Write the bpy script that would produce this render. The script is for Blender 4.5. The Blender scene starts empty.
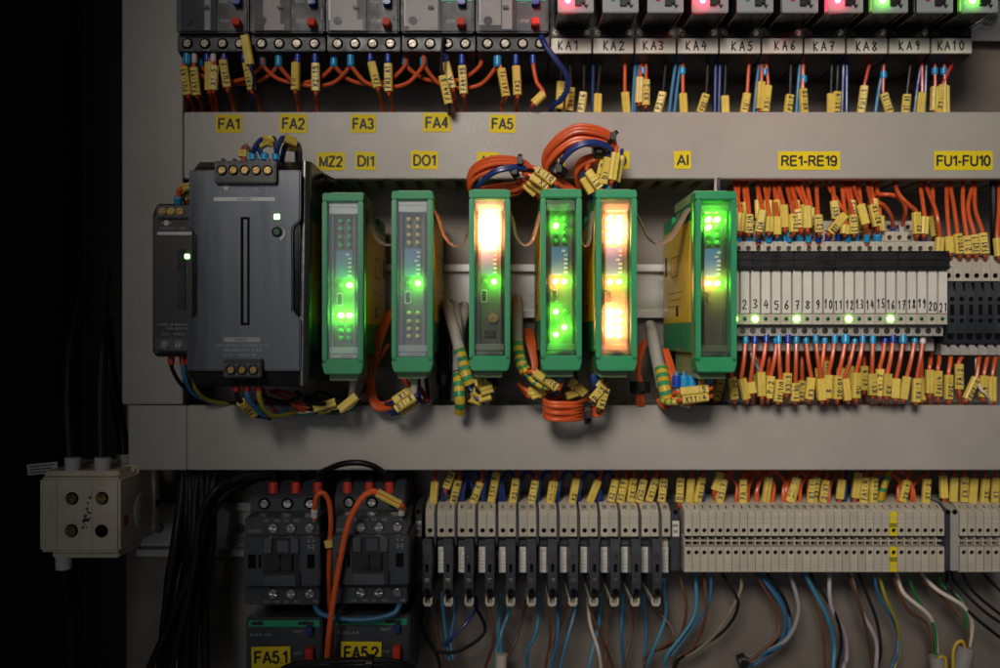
import bpy, bmesh, math, random
from mathutils import Vector, Matrix
R = math.radians
random.seed(7)
SC = bpy.context.scene
COL = SC.collection
# ------------------------------------------------------------------ camera
# The cabinet is built in millimetres (K turns them into metres): the mounting plate lies in the plane y = 0,
# d is the distance a thing stands out from that plate towards the room, the camera stands DCAM in front of it.
K = 0.001
DCAM = 600.0
FPX = 900.0
cam = bpy.data.cameras.new('camera')
cam.sensor_width = 36.0
cam.lens = 36.0 * FPX / 1000.0
cam.clip_start = 0.01
cam.clip_end = 50
cam.dof.use_dof = True
cam.dof.focus_distance = 0.497
cam.dof.aperture_fstop = 7.5
camo = bpy.data.objects.new('camera', cam)
camo.location = (0, -DCAM * K, 0)
camo.rotation_euler = (R(90), 0, 0)
COL.objects.link(camo)
SC.camera = camo
# ------------------------------------------------------------------ light of the dim switch room
world = bpy.data.worlds.new('World'); SC.world = world; world.use_nodes = True
bg = world.node_tree.nodes['Background']
bg.inputs[0].default_value = (0.85, 0.92, 1.0, 1); bg.inputs[1].default_value = 0.028
def lamp(name, kind, loc, aim, energy, color, **kw):
    l = bpy.data.lights.new(name, kind); l.energy = energy; l.color = color
    for k, v in kw.items(): setattr(l, k, v)
    o = bpy.data.objects.new(name, l); COL.objects.link(o)
    o.location = loc
    o.rotation_euler = (Vector(aim) - Vector(loc)).to_track_quat('-Z', 'Y').to_euler()
    return o
lamp('ceiling_spotlight', 'SPOT', (-0.17, -1.05, 0.48), (0.17, 0, 0.03), 42, (1.0, 0.92, 0.82),
     spot_size=R(35.5), spot_blend=1.0, shadow_soft_size=0.17)
lamp('added_fill_light', 'AREA', (-0.42, -2.4, 0.17), (-0.1, 0, -0.03), 1.9, (0.92, 0.94, 1.0), shape='RECTANGLE', size=0.66, size_y=0.95)  # added soft fill: gives window reflections and brightens the left side
SC.view_settings.view_transform = 'Standard'
SC.view_settings.look = 'None'
SC.view_settings.exposure = 0.0
SC.view_settings.gamma = 1.0
SC.render.engine = 'CYCLES'
SC.cycles.use_denoising = True
try: SC.cycles.denoiser = 'OPENIMAGEDENOISE'
except Exception: pass
SC.cycles.max_bounces = 8
SC.cycles.transparent_max_bounces = 12
SC.cycles.sample_clamp_indirect = 6.0
SC.cycles.caustics_refractive = False

# ------------------------------------------------------------------ materials
MATS = {}
def mat(name, col, rough=0.5, metal=0.0, var=0.12, scale=90.0, bump=0.0, bscale=900.0, spec=0.5, rnd=0.12,
        stretch=None, rvar=0.12, dust=0.0, sub=0.0, grime=0.0):
    m = bpy.data.materials.new(name); m.use_nodes = True
    nt = m.node_tree; N = nt.nodes; L = nt.links
    p = N['Principled BSDF']
    p.inputs['Metallic'].default_value = metal
    p.inputs['Specular IOR Level'].default_value = spec
    tc = N.new('ShaderNodeTexCoord')
    mp = N.new('ShaderNodeMapping'); L.new(tc.outputs['Object'], mp.inputs[0])
    if stretch: mp.inputs['Scale'].default_value = stretch
    oi = N.new('ShaderNodeObjectInfo')
    ad = N.new('ShaderNodeVectorMath'); ad.operation = 'ADD'
    sc_ = N.new('ShaderNodeVectorMath'); sc_.operation = 'SCALE'; sc_.inputs['Scale'].default_value = 3.1
    cb = N.new('ShaderNodeCombineXYZ')
    L.new(oi.outputs['Random'], cb.inputs[0]); L.new(oi.outputs['Random'], cb.inputs[2])
    L.new(cb.outputs[0], sc_.inputs[0]); L.new(mp.outputs[0], ad.inputs[0]); L.new(sc_.outputs[0], ad.inputs[1])
    ns = N.new('ShaderNodeTexNoise'); ns.inputs['Scale'].default_value = scale; ns.inputs['Detail'].default_value = 5
    ns.inputs['Roughness'].default_value = 0.62
    L.new(ad.outputs[0], ns.inputs['Vector'])
    mr = N.new('ShaderNodeMapRange'); mr.inputs[1].default_value = 0.3; mr.inputs[2].default_value = 0.7
    mr.inputs[3].default_value = 1 - var; mr.inputs[4].default_value = 1 + var
    L.new(ns.outputs['Fac'], mr.inputs[0])
    m2 = N.new('ShaderNodeMapRange'); m2.inputs[3].default_value = 1 - rnd; m2.inputs[4].default_value = 1 + rnd
    L.new(oi.outputs['Random'], m2.inputs[0])
    mu = N.new('ShaderNodeMath'); mu.operation = 'MULTIPLY'
    L.new(mr.outputs[0], mu.inputs[0]); L.new(m2.outputs[0], mu.inputs[1])
    vm = N.new('ShaderNodeVectorMath'); vm.operation = 'SCALE'; vm.inputs[0].default_value = col
    L.new(mu.outputs[0], vm.inputs['Scale'])
    out = vm.outputs[0]
    if grime or dust:
        n3 = N.new('ShaderNodeTexNoise'); n3.inputs['Scale'].default_value = scale * 0.45; n3.inputs['Detail'].default_value = 9
        n3.inputs['Roughness'].default_value = 0.75
        L.new(ad.outputs[0], n3.inputs['Vector'])
        r3 = N.new('ShaderNodeMapRange'); r3.inputs[1].default_value = 0.5; r3.inputs[2].default_value = 0.78
        r3.inputs[4].default_value = max(grime, dust)
        L.new(n3.outputs['Fac'], r3.inputs[0])
        mx = N.new('ShaderNodeMix'); mx.data_type = 'RGBA'
        L.new(r3.outputs[0], mx.inputs[0]); L.new(out, mx.inputs[6])
        mx.inputs[7].default_value = (0.07, 0.05, 0.03, 1) if grime else (0.28, 0.26, 0.23, 1)
        out = mx.outputs[2]
    L.new(out, p.inputs['Base Color'])
    rr = N.new('ShaderNodeMapRange'); rr.inputs[1].default_value = 0.3; rr.inputs[2].default_value = 0.7
    rr.inputs[3].default_value = max(0.03, rough - rvar); rr.inputs[4].default_value = min(1, rough + rvar)
    L.new(ns.outputs['Fac'], rr.inputs[0]); L.new(rr.outputs[0], p.inputs['Roughness'])
    if bump:
        nb = N.new('ShaderNodeTexNoise'); nb.inputs['Scale'].default_value = bscale; nb.inputs['Detail'].default_value = 3
        L.new(ad.outputs[0], nb.inputs['Vector'])
        b = N.new('ShaderNodeBump'); b.inputs['Strength'].default_value = bump; b.inputs['Distance'].default_value = 0.0006
        L.new(nb.outputs['Fac'], b.inputs['Height']); L.new(b.outputs[0], p.inputs['Normal'])
    if sub:
        p.inputs['Subsurface Weight'].default_value = sub
        p.inputs['Subsurface Radius'].default_value = (0.002, 0.002, 0.002)
        p.inputs['Subsurface Scale'].default_value = 1.0
    MATS[name] = m
    return m
mat('duct', (0.40, 0.375, 0.343), 0.42, var=0.09, scale=11, bump=0.10, bscale=380, rnd=0.02, grime=0.26)
mat('duct_side', (0.33, 0.31, 0.28), 0.5, var=0.06, scale=30, rnd=0.05)
mat('plate', (0.24, 0.205, 0.175), 0.48, metal=0.25, var=0.12, scale=26, bump=0.1, bscale=300, rnd=0, grime=0.22)
mat('cabinet', (0.014, 0.012, 0.010), 0.6, var=0.2, scale=12, bump=0.1, bscale=500, rnd=0)  # near black: the deep shade on the cabinet side is put into the colour
mat('zinc', (0.62, 0.61, 0.58), 0.33, metal=0.9, var=0.08, scale=60, rnd=0.03, stretch=(0.15, 1, 1), grime=0.12)
mat('steel', (0.44, 0.43, 0.41), 0.30, metal=1.0, var=0.15, scale=300)
mat('brass', (0.30, 0.20, 0.075), 0.36, metal=1.0, var=0.2, scale=300)
mat('screw_dark', (0.20, 0.18, 0.15), 0.4, metal=1.0, var=0.2, scale=400)
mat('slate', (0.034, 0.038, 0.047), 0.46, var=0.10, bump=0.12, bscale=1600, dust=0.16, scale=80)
mat('slate_lit', (0.062, 0.067, 0.08), 0.44, var=0.10, bump=0.10, bscale=1600, dust=0.2, scale=80)  # paler copy of slate for parts that look lit; light put into the colour
mat('black', (0.012, 0.012, 0.013), 0.42, var=0.2, bump=0.1, bscale=1500, dust=0.05)
mat('void', (0.004, 0.004, 0.004), 0.8, var=0.1, spec=0.1)  # near black, colours in the shade inside holes and slots
mat('black_gloss', (0.012, 0.012, 0.013), 0.24, var=0.2, bump=0.02, bscale=200, dust=0.03)
mat('psu_face', (0.085, 0.092, 0.108), 0.30, metal=0.55, var=0.16, scale=60, rnd=0, stretch=(1.0, 1, 0.08), rvar=0.13, dust=0.05)
mat('psu_side', (0.10, 0.10, 0.095), 0.22, metal=0.75, var=0.2, scale=60, rnd=0)
mat('beige', (0.52, 0.47, 0.385), 0.48, var=0.07, scale=120, bump=0.06, bscale=1500, rnd=0.06, grime=0.16)
mat('beige_old', (0.74, 0.65, 0.49), 0.5, var=0.10, scale=60, bump=0.12, bscale=700, grime=0.32, rnd=0.02)
mat('grey_plastic', (0.37, 0.355, 0.33), 0.5, var=0.08, scale=150, rnd=0.06, grime=0.12)
mat('white_plastic', (0.68, 0.665, 0.63), 0.42, var=0.05, scale=150, rnd=0.05, grime=0.10)
mat('white_paper', (0.66, 0.63, 0.575), 0.65, var=0.05, scale=90, rnd=0.04, grime=0.06)
mat('tag_cream', (0.82, 0.77, 0.68), 0.6, var=0.04, scale=90, rnd=0.03, grime=0.05)
mat('paper_tape', (0.78, 0.72, 0.65), 0.55, var=0.1, scale=90, rnd=0.08, grime=0.12)
mat('sticker_yellow', (0.80, 0.61, 0.012), 0.62, spec=0.25, var=0.05, scale=60, rnd=0.04)
mat('sleeve_yellow', (0.74, 0.545, 0.10), 0.42, var=0.08, scale=200, rnd=0.10, grime=0.22)
mat('ink', (0.012, 0.012, 0.02), 0.6, var=0.1, rnd=0.3)
mat('ink_blue', (0.014, 0.018, 0.06), 0.6, var=0.1, rnd=0.3)
mat('print_white', (0.55, 0.55, 0.55), 0.6, var=0.1)
mat('print_grey', (0.30, 0.31, 0.33), 0.6, var=0.1)
mat('orange', (0.66, 0.105, 0.026), 0.34, var=0.10, scale=120, rnd=0.16, grime=0.12)
mat('red', (0.50, 0.035, 0.022), 0.34, var=0.10, rnd=0.12)
mat('blue', (0.035, 0.16, 0.32), 0.44, var=0.08, rnd=0.14)
mat('sky_blue', (0.055, 0.235, 0.38), 0.46, var=0.08, rnd=0.12)
mat('navy', (0.012, 0.035, 0.17), 0.36, var=0.1, rnd=0.15)
mat('black_wire', (0.009, 0.009, 0.010), 0.48, spec=0.3, var=0.1, rnd=0.2)
mat('grey_wire', (0.33, 0.32, 0.31), 0.42, var=0.08, rnd=0.1, grime=0.2)
mat('lilac_wire', (0.36, 0.31, 0.34), 0.42, var=0.08, rnd=0.1)
mat('brown', (0.13, 0.052, 0.026), 0.5, var=0.1, rnd=0.2)
mat('white_wire', (0.66, 0.56, 0.47), 0.42, var=0.06, rnd=0.08)
mat('green_wire', (0.02, 0.17, 0.05), 0.4, var=0.1)
mat('olive', (0.30, 0.27, 0.03), 0.42, var=0.1)
mat('yellow_wire', (0.62, 0.42, 0.03), 0.4, var=0.1)
mat('tan_wire', (0.30, 0.24, 0.16), 0.45, var=0.1)
mat('ferrule_sky', (0.02, 0.30, 0.62), 0.34, var=0.06, rnd=0.12, sub=0.0)
mat('ferrule_navy', (0.012, 0.05, 0.38), 0.34, var=0.06, rnd=0.15)
mat('ferrule_white', (0.66, 0.58, 0.58), 0.4, var=0.06)
mat('ferrule_red', (0.48, 0.035, 0.02), 0.36, var=0.06)
mat('module_green', (0.022, 0.285, 0.115), 0.40, var=0.05, scale=40, bump=0.05, bscale=1500, rnd=0.04)
mat('connector_green', (0.24, 0.40, 0.17), 0.45, var=0.06, rnd=0.05)
mat('module_label', (0.78, 0.55, 0.02), 0.42, var=0.06, scale=50)
mat('pcb', (0.045, 0.040, 0.036), 0.4, var=0.15, scale=200, rnd=0)
mat('dip_blue', (0.06, 0.13, 0.40), 0.4, var=0.06)
mat('earth_green', (0.03, 0.25, 0.10), 0.42, var=0.08)
mat('stop_red', (0.58, 0.045, 0.02), 0.6, spec=0.25, var=0.08)
mat('stripe_green', (0.015, 0.30, 0.14), 0.4, var=0.06)
mat('led_off_yellow', (0.60, 0.50, 0.10), 0.35, var=0.05)
mat('led_off_green', (0.06, 0.40, 0.06), 0.35, var=0.05)
mat('led_dark_green', (0.01, 0.10, 0.035), 0.25, var=0.05)
mat('ribbon', (0.21, 0.18, 0.14), 0.5, var=0.08, scale=200)
def emit(name, col, s):
    m = bpy.data.materials.new(name); m.use_nodes = True; nt = m.node_tree
    nt.nodes.remove(nt.nodes['Principled BSDF'])
    e = nt.nodes.new('ShaderNodeEmission'); e.inputs[0].default_value = (*col, 1); e.inputs[1].default_value = s
    nt.links.new(e.outputs[0], nt.nodes['Material Output'].inputs[0]); MATS[name] = m
emit('led_green', (0.13, 1.0, 0.04), 165)
emit('led_green_faint', (0.10, 0.9, 0.05), 0.55)
emit('led_orange', (1.0, 0.27, 0.085), 820)
emit('led_orange_low', (1.0, 0.27, 0.085), 170)
emit('led_red', (1.0, 0.02, 0.07), 110)
emit('led_small', (0.35, 1.0, 0.25), 7)
emit('led_relay', (0.22, 1.0, 0.06), 22)
def clear(name, tint, transp, trl, rough=0.12, ior=1.45):
    m = bpy.data.materials.new(name); m.use_nodes = True; nt = m.node_tree; N = nt.nodes; L = nt.links
    N.remove(N['Principled BSDF'])
    t = N.new('ShaderNodeBsdfTransparent'); t.inputs[0].default_value = (*tint, 1)
    d = N.new('ShaderNodeBsdfTranslucent'); d.inputs[0].default_value = (0.9, 0.9, 0.9, 1)
    g = N.new('ShaderNodeBsdfGlossy'); g.inputs['Roughness'].default_value = rough; g.inputs[0].default_value = (0.9, 0.9, 0.9, 1)
    a = N.new('ShaderNodeMixShader'); a.inputs[0].default_value = trl
    L.new(t.outputs[0], a.inputs[1]); L.new(d.outputs[0], a.inputs[2])
    fr = N.new('ShaderNodeFresnel'); fr.inputs[0].default_value = ior
    ad = N.new('ShaderNodeMath'); ad.operation = 'ADD'; ad.inputs[1].default_value = 1 - transp
    L.new(fr.outputs[0], ad.inputs[0])
    b = N.new('ShaderNodeMixShader'); L.new(ad.outputs[0], b.inputs[0])
    L.new(a.outputs[0], b.inputs[1]); L.new(g.outputs[0], b.inputs[2])
    L.new(b.outputs[0], N['Material Output'].inputs[0]); MATS[name] = m
clear('clear_cover', (0.95, 0.96, 0.95), 0.985, 0.03, 0.08)
clear('clear_ridge', (0.80, 0.82, 0.80), 0.92, 0.10, 0.15)
clear('clear_lip', (0.62, 0.72, 0.68), 0.86, 0.30, 0.25)
clear('glow_leak', (0.95, 0.95, 0.9), 1.0, 0.5, 0.3)  # for the added module strips that spread LED glow sideways
clear('clear_matte', (0.80, 0.80, 0.82), 1.0, 0.03, 0.28, 1.13)
clear('relay_clear', (0.35, 0.33, 0.30), 0.9, 0.12, 0.1)
def relay_face():
    m = bpy.data.materials.new('relay_face'); m.use_nodes = True; nt = m.node_tree; N = nt.nodes; L = nt.links
    p = N['Principled BSDF']; p.inputs['Base Color'].default_value = (0.40, 0.42, 0.45, 1); p.inputs['Roughness'].default_value = 0.35
    d = N.new('ShaderNodeBsdfTranslucent'); d.inputs[0].default_value = (0.8, 0.8, 0.8, 1)
    a = N.new('ShaderNodeMixShader'); a.inputs[0].default_value = 0.3
    L.new(p.outputs[0], a.inputs[1]); L.new(d.outputs[0], a.inputs[2]); L.new(a.outputs[0], N['Material Output'].inputs[0])
    MATS['relay_face'] = m
relay_face()

# ------------------------------------------------------------------ helpers
def S(d): return (DCAM - d) / FPX
def PX(x, d): return (x - 500.0) * S(d)
def PZ(y, d): return (334.0 - y) * S(d)
def P(x, y, d): return Vector((PX(x, d), -d, PZ(y, d)))
ORG = {}
CACHE = {}
class MB:
    def __init__(s): s.v = []; s.f = []; s.T = None
    def add(s, vs, fs):
        o = len(s.v)
        if s.T is not None: vs = [s.T @ Vector(q) for q in vs]
        s.v += [tuple(q) for q in vs]; s.f += [tuple(i + o for i in f) for f in fs]; return s
    def box(s, x0, x1, y0, y1, z0, z1):
        return s.add([(x0,y0,z0),(x1,y0,z0),(x1,y1,z0),(x0,y1,z0),(x0,y0,z1),(x1,y0,z1),(x1,y1,z1),(x0,y1,z1)],
                     [(0,3,2,1),(4,5,6,7),(0,1,5,4),(1,2,6,5),(2,3,7,6),(3,0,4,7)])
    def pbox(s, x0, y0, x1, y1, df, db):            # front face read at depth df
        return s.box(PX(x0, df), PX(x1, df), -df, -db, PZ(y1, df), PZ(y0, df))
    def prism(s, poly, a0, a1, axis='x'):           # axis x: poly of (d, z); axis y: poly of (x, z), a = d front, d back
        n = len(poly)
        if axis == 'x': vs = [(a0, -d, z) for d, z in poly] + [(a1, -d, z) for d, z in poly]
        else: vs = [(x, -a0, z) for x, z in poly] + [(x, -a1, z) for x, z in poly]
        return s.add(vs, [tuple(range(n)), tuple(range(2*n-1, n-1, -1))] + [(i, i+n, (i+1) % n + n, (i+1) % n) for i in range(n)])
    def cyl(s, c, ax, r, h, n=14, r2=None, caps=True):
        c = Vector(c); ax = Vector(ax).normalized(); r2 = r if r2 is None else r2
        u = ax.orthogonal().normalized(); w = ax.cross(u); vs = []
        for k, rr in ((0, r), (h, r2)):
            for i in range(n):
                t = 2*math.pi*i/n; vs.append(c + ax*k + (u*math.cos(t) + w*math.sin(t))*rr)
        fs = [(i, (i+1) % n, (i+1) % n + n, i+n) for i in range(n)]
        if caps: fs += [tuple(range(n-1, -1, -1)), tuple(range(n, 2*n))]
        return s.add(vs, fs)
    def dome(s, c, ax, r, h, n=10, m=3):
        c = Vector(c); ax = Vector(ax).normalized(); u = ax.orthogonal().normalized(); w = ax.cross(u); vs = []; fs = []
        for j in range(m):
            a = (math.pi/2)*j/m
            for i in range(n):
                t = 2*math.pi*i/n; vs.append(c + ax*(h*math.sin(a)) + (u*math.cos(t)+w*math.sin(t))*r*math.cos(a))
        vs.append(c + ax*h)
        for j in range(m-1):
            for i in range(n): fs.append((j*n+i, j*n+(i+1) % n, (j+1)*n+(i+1) % n, (j+1)*n+i))
        for i in range(n): fs.append(((m-1)*n+i, (m-1)*n+(i+1) % n, m*n))
        return s.add(vs, fs)
    def tube(s, pts, r, n=8, rf=None):
        pts = [Vector(p) for p in pts]; vs = []; fs = []; u = None; m = len(pts)
        for k, p in enumerate(pts):
            t = (pts[min(k+1, m-1)] - pts[max(k-1, 0)]).normalized()
            u = t.orthogonal().normalized() if u is None else (u - t*u.dot(t)).normalized()
            w = t.cross(u); rr = r if rf is None else rf(k/(m-1))
            for i in range(n):
                a = 2*math.pi*i/n; vs.append(p + (u*math.cos(a)+w*math.sin(a))*rr)
        for k in range(m-1):
            for i in range(n): fs.append((k*n+i, k*n+(i+1) % n, (k+1)*n+(i+1) % n, (k+1)*n+i))
        fs += [tuple(range(n-1, -1, -1)), tuple(range((m-1)*n, m*n))]
        return s.add(vs, fs)
    def holed(s, x0, x1, y, z0, z1, cx, cz, r, dep, n=10):   # a plate facing the room with one blind round hole
        an = [2*math.pi*i/n for i in range(n)] + [math.atan2(z-cz, x-cx) % (2*math.pi) for x in (x0, x1) for z in (z0, z1)]
        an = sorted(an); A = []; B = []; C = []
        for t in an:
            c, q = math.cos(t), math.sin(t); k = 1e9
            if c > 1e-6: k = min(k, (x1-cx)/c)
            if c < -1e-6: k = min(k, (x0-cx)/c)
            if q > 1e-6: k = min(k, (z1-cz)/q)
            if q < -1e-6: k = min(k, (z0-cz)/q)
            A.append((cx+c*k, y, cz+q*k)); B.append((cx+c*r, y, cz+q*r)); C.append((cx+c*r, y+dep, cz+q*r))
        m = len(an); fs = []
        for i in range(m):
            j = (i+1) % m; fs += [(i, j, m+j, m+i), (m+i, m+j, 2*m+j, 2*m+i)]
        fs.append(tuple(range(2*m, 3*m)))
        return s.add(A+B+C, fs)
    def screw(s, c, r, ax=(0, -1, 0), rot=None):             # cross-head screw: rim disc and four raised quarters
        c = Vector(c); rot = random.random()*1.5 if rot is None else rot
        s.cyl(c, ax, r, 0.5*r*0.6, 14)
        g = 0.16*r; y0 = 0.3*r; y1 = 0.62*r
        for q in range(4):
            pl = [(g, g)] + [(math.sqrt(max(0, (0.86*r)**2 - g*g))*math.cos(a) + g*math.sin(a)*0, 0) for a in ()]
            for k in range(5):
                t = math.asin(g/(0.86*r)); a = t + (math.pi/2 - 2*t)*k/4; pl.append((0.86*r*math.cos(a), 0.86*r*math.sin(a)))
            a = rot + q*math.pi/2; ca, sa = math.cos(a), math.sin(a)
            pr = [(x*ca - z*sa, x*sa + z*ca) for x, z in pl]
            n = len(pr)
            s.add([(c.x+x, c.y-y0, c.z+z) for x, z in pr] + [(c.x+x*0.93, c.y-y1, c.z+z*0.93) for x, z in pr],
                  [tuple(range(n, 2*n))] + [(i, (i+1) % n, (i+1) % n+n, i+n) for i in range(n)])
        return s
    def build(s, name, material, parent=None, org=None, bevel=0.0, key=None, seg=2, smooth=True):
        root = parent
        o_mm = org if org is not None else (ORG[parent.name] if parent is not None else Vector((0, 0, 0)))
        if key and key in CACHE: me = CACHE[key]
        else:
            bm = bmesh.new()
            vv = [bm.verts.new((Vector(v)-o_mm)*K) for v in s.v]
            for f in s.f:
                try: bm.faces.new([vv[i] for i in f])
                except ValueError: pass
            bmesh.ops.recalc_face_normals(bm, faces=bm.faces)
            if bevel:
                es = [e for e in bm.edges if len(e.link_faces) == 2 and e.calc_face_angle(0) > 0.6]
                bmesh.ops.bevel(bm, geom=es, offset=bevel*K, segments=seg, affect='EDGES', clamp_overlap=True)
            me = bpy.data.meshes.new(name); bm.to_mesh(me); bm.free()
            if smooth:
                me.polygons.foreach_set('use_smooth', [True]*len(me.polygons)); me.set_sharp_from_angle(angle=R(38))
            me.materials.append(MATS[material])
            if key: CACHE[key] = me
        ob = bpy.data.objects.new(name, me); COL.objects.link(ob)
        if parent is not None:
            ob.parent = parent
        else: ob.location = o_mm*K
        ORG[ob.name] = o_mm
        return ob
def tag(o, label=None, cat=None, group=None, kind=None):
    if label: o['label'] = label
    if cat: o['category'] = cat
    if group: o['group'] = group
    if kind: o['kind'] = kind
    return o
def thing(name, org, label, cat, group=None):
    e = bpy.data.objects.new(name, None); e.empty_display_size = 0.01
    COL.objects.link(e); e.location = Vector(org)*K; ORG[e.name] = Vector(org)
    return tag(e, label, cat, group)
KIDS = {}
def dup(root, dx, dz, label=None, group=None, mats=None):
    if root.name not in KIDS: KIDS[root.name] = [(c, list(c.children)) for c in root.children]
    r = root.copy(); COL.objects.link(r); r.location = root.location + Vector((dx*K, 0, dz*K))
    ORG[r.name] = ORG[root.name] + Vector((dx, 0, dz))
    if label: r['label'] = label
    if group: r['group'] = group
    for c, gs in KIDS[root.name]:
        q = c.copy(); COL.objects.link(q); q.parent = r; ORG[q.name] = ORG[r.name]
        for g in gs:
            h = g.copy(); COL.objects.link(h); h.parent = q; ORG[h.name] = ORG[r.name]
    return r
# printed lettering: flat ink on a face
TXT = {}
def text(name, s, x, y, d, w, h, material, parent, bold=0.0, rot=0.0, lift=0.12):   # px centre, px size, at depth d
    key = (s, round(w/h, 2), bold)
    if key not in TXT:
        c = bpy.data.curves.new('lettering', 'FONT'); c.body = s; c.size = 1; c.offset = bold; c.resolution_u = 3
        t = bpy.data.objects.new('lettering', c); me = bpy.data.meshes.new_from_object(t)
        bpy.data.objects.remove(t); bpy.data.curves.remove(c)
        xs = [v.co.x for v in me.vertices]; ys = [v.co.y for v in me.vertices]
        if xs:
            cx, cy, wx, wy = (min(xs)+max(xs))/2, (min(ys)+max(ys))/2, max(xs)-min(xs), max(ys)-min(ys)
            TXT[key] = ([((v.co.x-cx)/wx, (v.co.y-cy)/wy) for v in me.vertices], [tuple(p.vertices) for p in me.polygons])
        bpy.data.meshes.remove(me)
    vs, fs = TXT[key]; sc = S(d); c0 = P(x, y, d); ca, sa = math.cos(rot), math.sin(rot)
    mb = MB()
    mb.add([(c0.x + (a*w*ca - b*h*sa)*sc, c0.y - lift, c0.z + (a*w*sa + b*h*ca)*sc) for a, b in vs], fs)
    return mb.build(name, material, parent, smooth=False)

def arc(cx, cy, rx, ry, a0, a1, n=10): return [(cx+rx*math.cos(R(a0+(a1-a0)*i/n)), cy+ry*math.sin(R(a0+(a1-a0)*i/n))) for i in range(n+1)]
BL = {'F': (.58, [[(0, 0), (0, 1), (.58, 1)], [(0, .52), (.5, .52)]]), 'A': (.74, [[(0, 0), (.37, 1), (.74, 0)], [(.13, .32), (.61, .32)]]), 'M': (.78, [[(0, 0), (0, 1), (.39, .08), (.78, 1), (.78, 0)]]),
 'Z': (.62, [[(0, 1), (.62, 1), (0, 0), (.62, 0)]]), 'D': (.66, [[(0, 0), (0, 1), (.28, 1)] + arc(.28, .5, .38, .5, 90, -90) + [(0, 0)]]), 'I': (0.0, [[(0, 0), (0, 1)]]),
 'O': (.8, [arc(.4, .5, .4, .5, 0, 360, 20)]), 'R': (.66, [[(0, 0), (0, 1), (.36, 1)] + arc(.36, .76, .25, .24, 90, -90, 8) + [(0, .52)], [(.34, .52), (.66, 0)]]), 'E': (.6, [[(.6, 1), (0, 1), (0, 0), (.6, 0)], [(0, .52), (.55, .52)]]),
 'U': (.66, [[(0, 1), (0, .33)] + arc(.33, .33, .33, .33, 180, 360) + [(.66, 1)]]), '1': (.28, [[(0, .76), (.28, 1), (.28, 0)]]), '2': (.56, [arc(.28, .72, .28, .28, 165, -25) + [(0, 0), (.56, 0)]]),
 '3': (.56, [arc(.27, .76, .26, .24, 160, -90, 9) + arc(.27, .26, .29, .26, 90, -165, 10)]), '4': (.6, [[(.44, 0), (.44, 1), (0, .3), (.6, .3)]]), '5': (.56, [[(.5, 1), (.1, 1), (.03, .5)] + arc(.26, .32, .3, .32, 120, -160, 12)]),
 '9': (.56, [arc(.28, .7, .28, .3, 0, 360, 16), [(.56, .7), (.54, .3)] + arc(.27, .24, .27, .24, 10, -150, 7)]), '0': (.56, [arc(.28, .5, .28, .5, 0, 360, 18)]), '-': (.3, [[(0, .38), (.3, .38)]]), '.': (.02, [[(0, .02), (.02, .02)]])}
def block(name, s, x, y, d, w, h, material, parent, rot=0.0, lift=0.36, weight=0.175, gap=0.24):
    sc = S(d); c0 = P(x, y, d); tot = sum(BL[c][0] for c in s) + gap*(len(s)-1); H = h*sc
    kx = min(1.05, w/(h*(tot+weight))); mb = MB(); ca, sa = math.cos(rot), math.sin(rot); pos = -tot/2; lw = weight*H
    def pt(a, b, j=0): X = a*H*kx; Z = (b-.5)*H*(1-weight); return Vector((c0.x + X*ca - Z*sa, c0.y-lift-0.002*j, c0.z + X*sa + Z*ca))
    j = 0
    for c in s:
        for st in BL[c][1]:
            q = [(pos+a, b) for a, b in st]
            for (a, b) in zip(q, q[1:]):
                A, B = pt(*a, j), pt(*b, j); j += 1; t = B-A
                if t.length < 1e-5: continue
                t.normalize(); n = Vector((-t.z, 0, t.x))*lw*.5; e = t*lw*.18
                mb.add([A-n-e, B-n+e, B+n+e, A+n-e], [(0, 1, 2, 3)])
        pos += BL[c][0] + gap
    return mb.build(name, material, parent, smooth=False)
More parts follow.
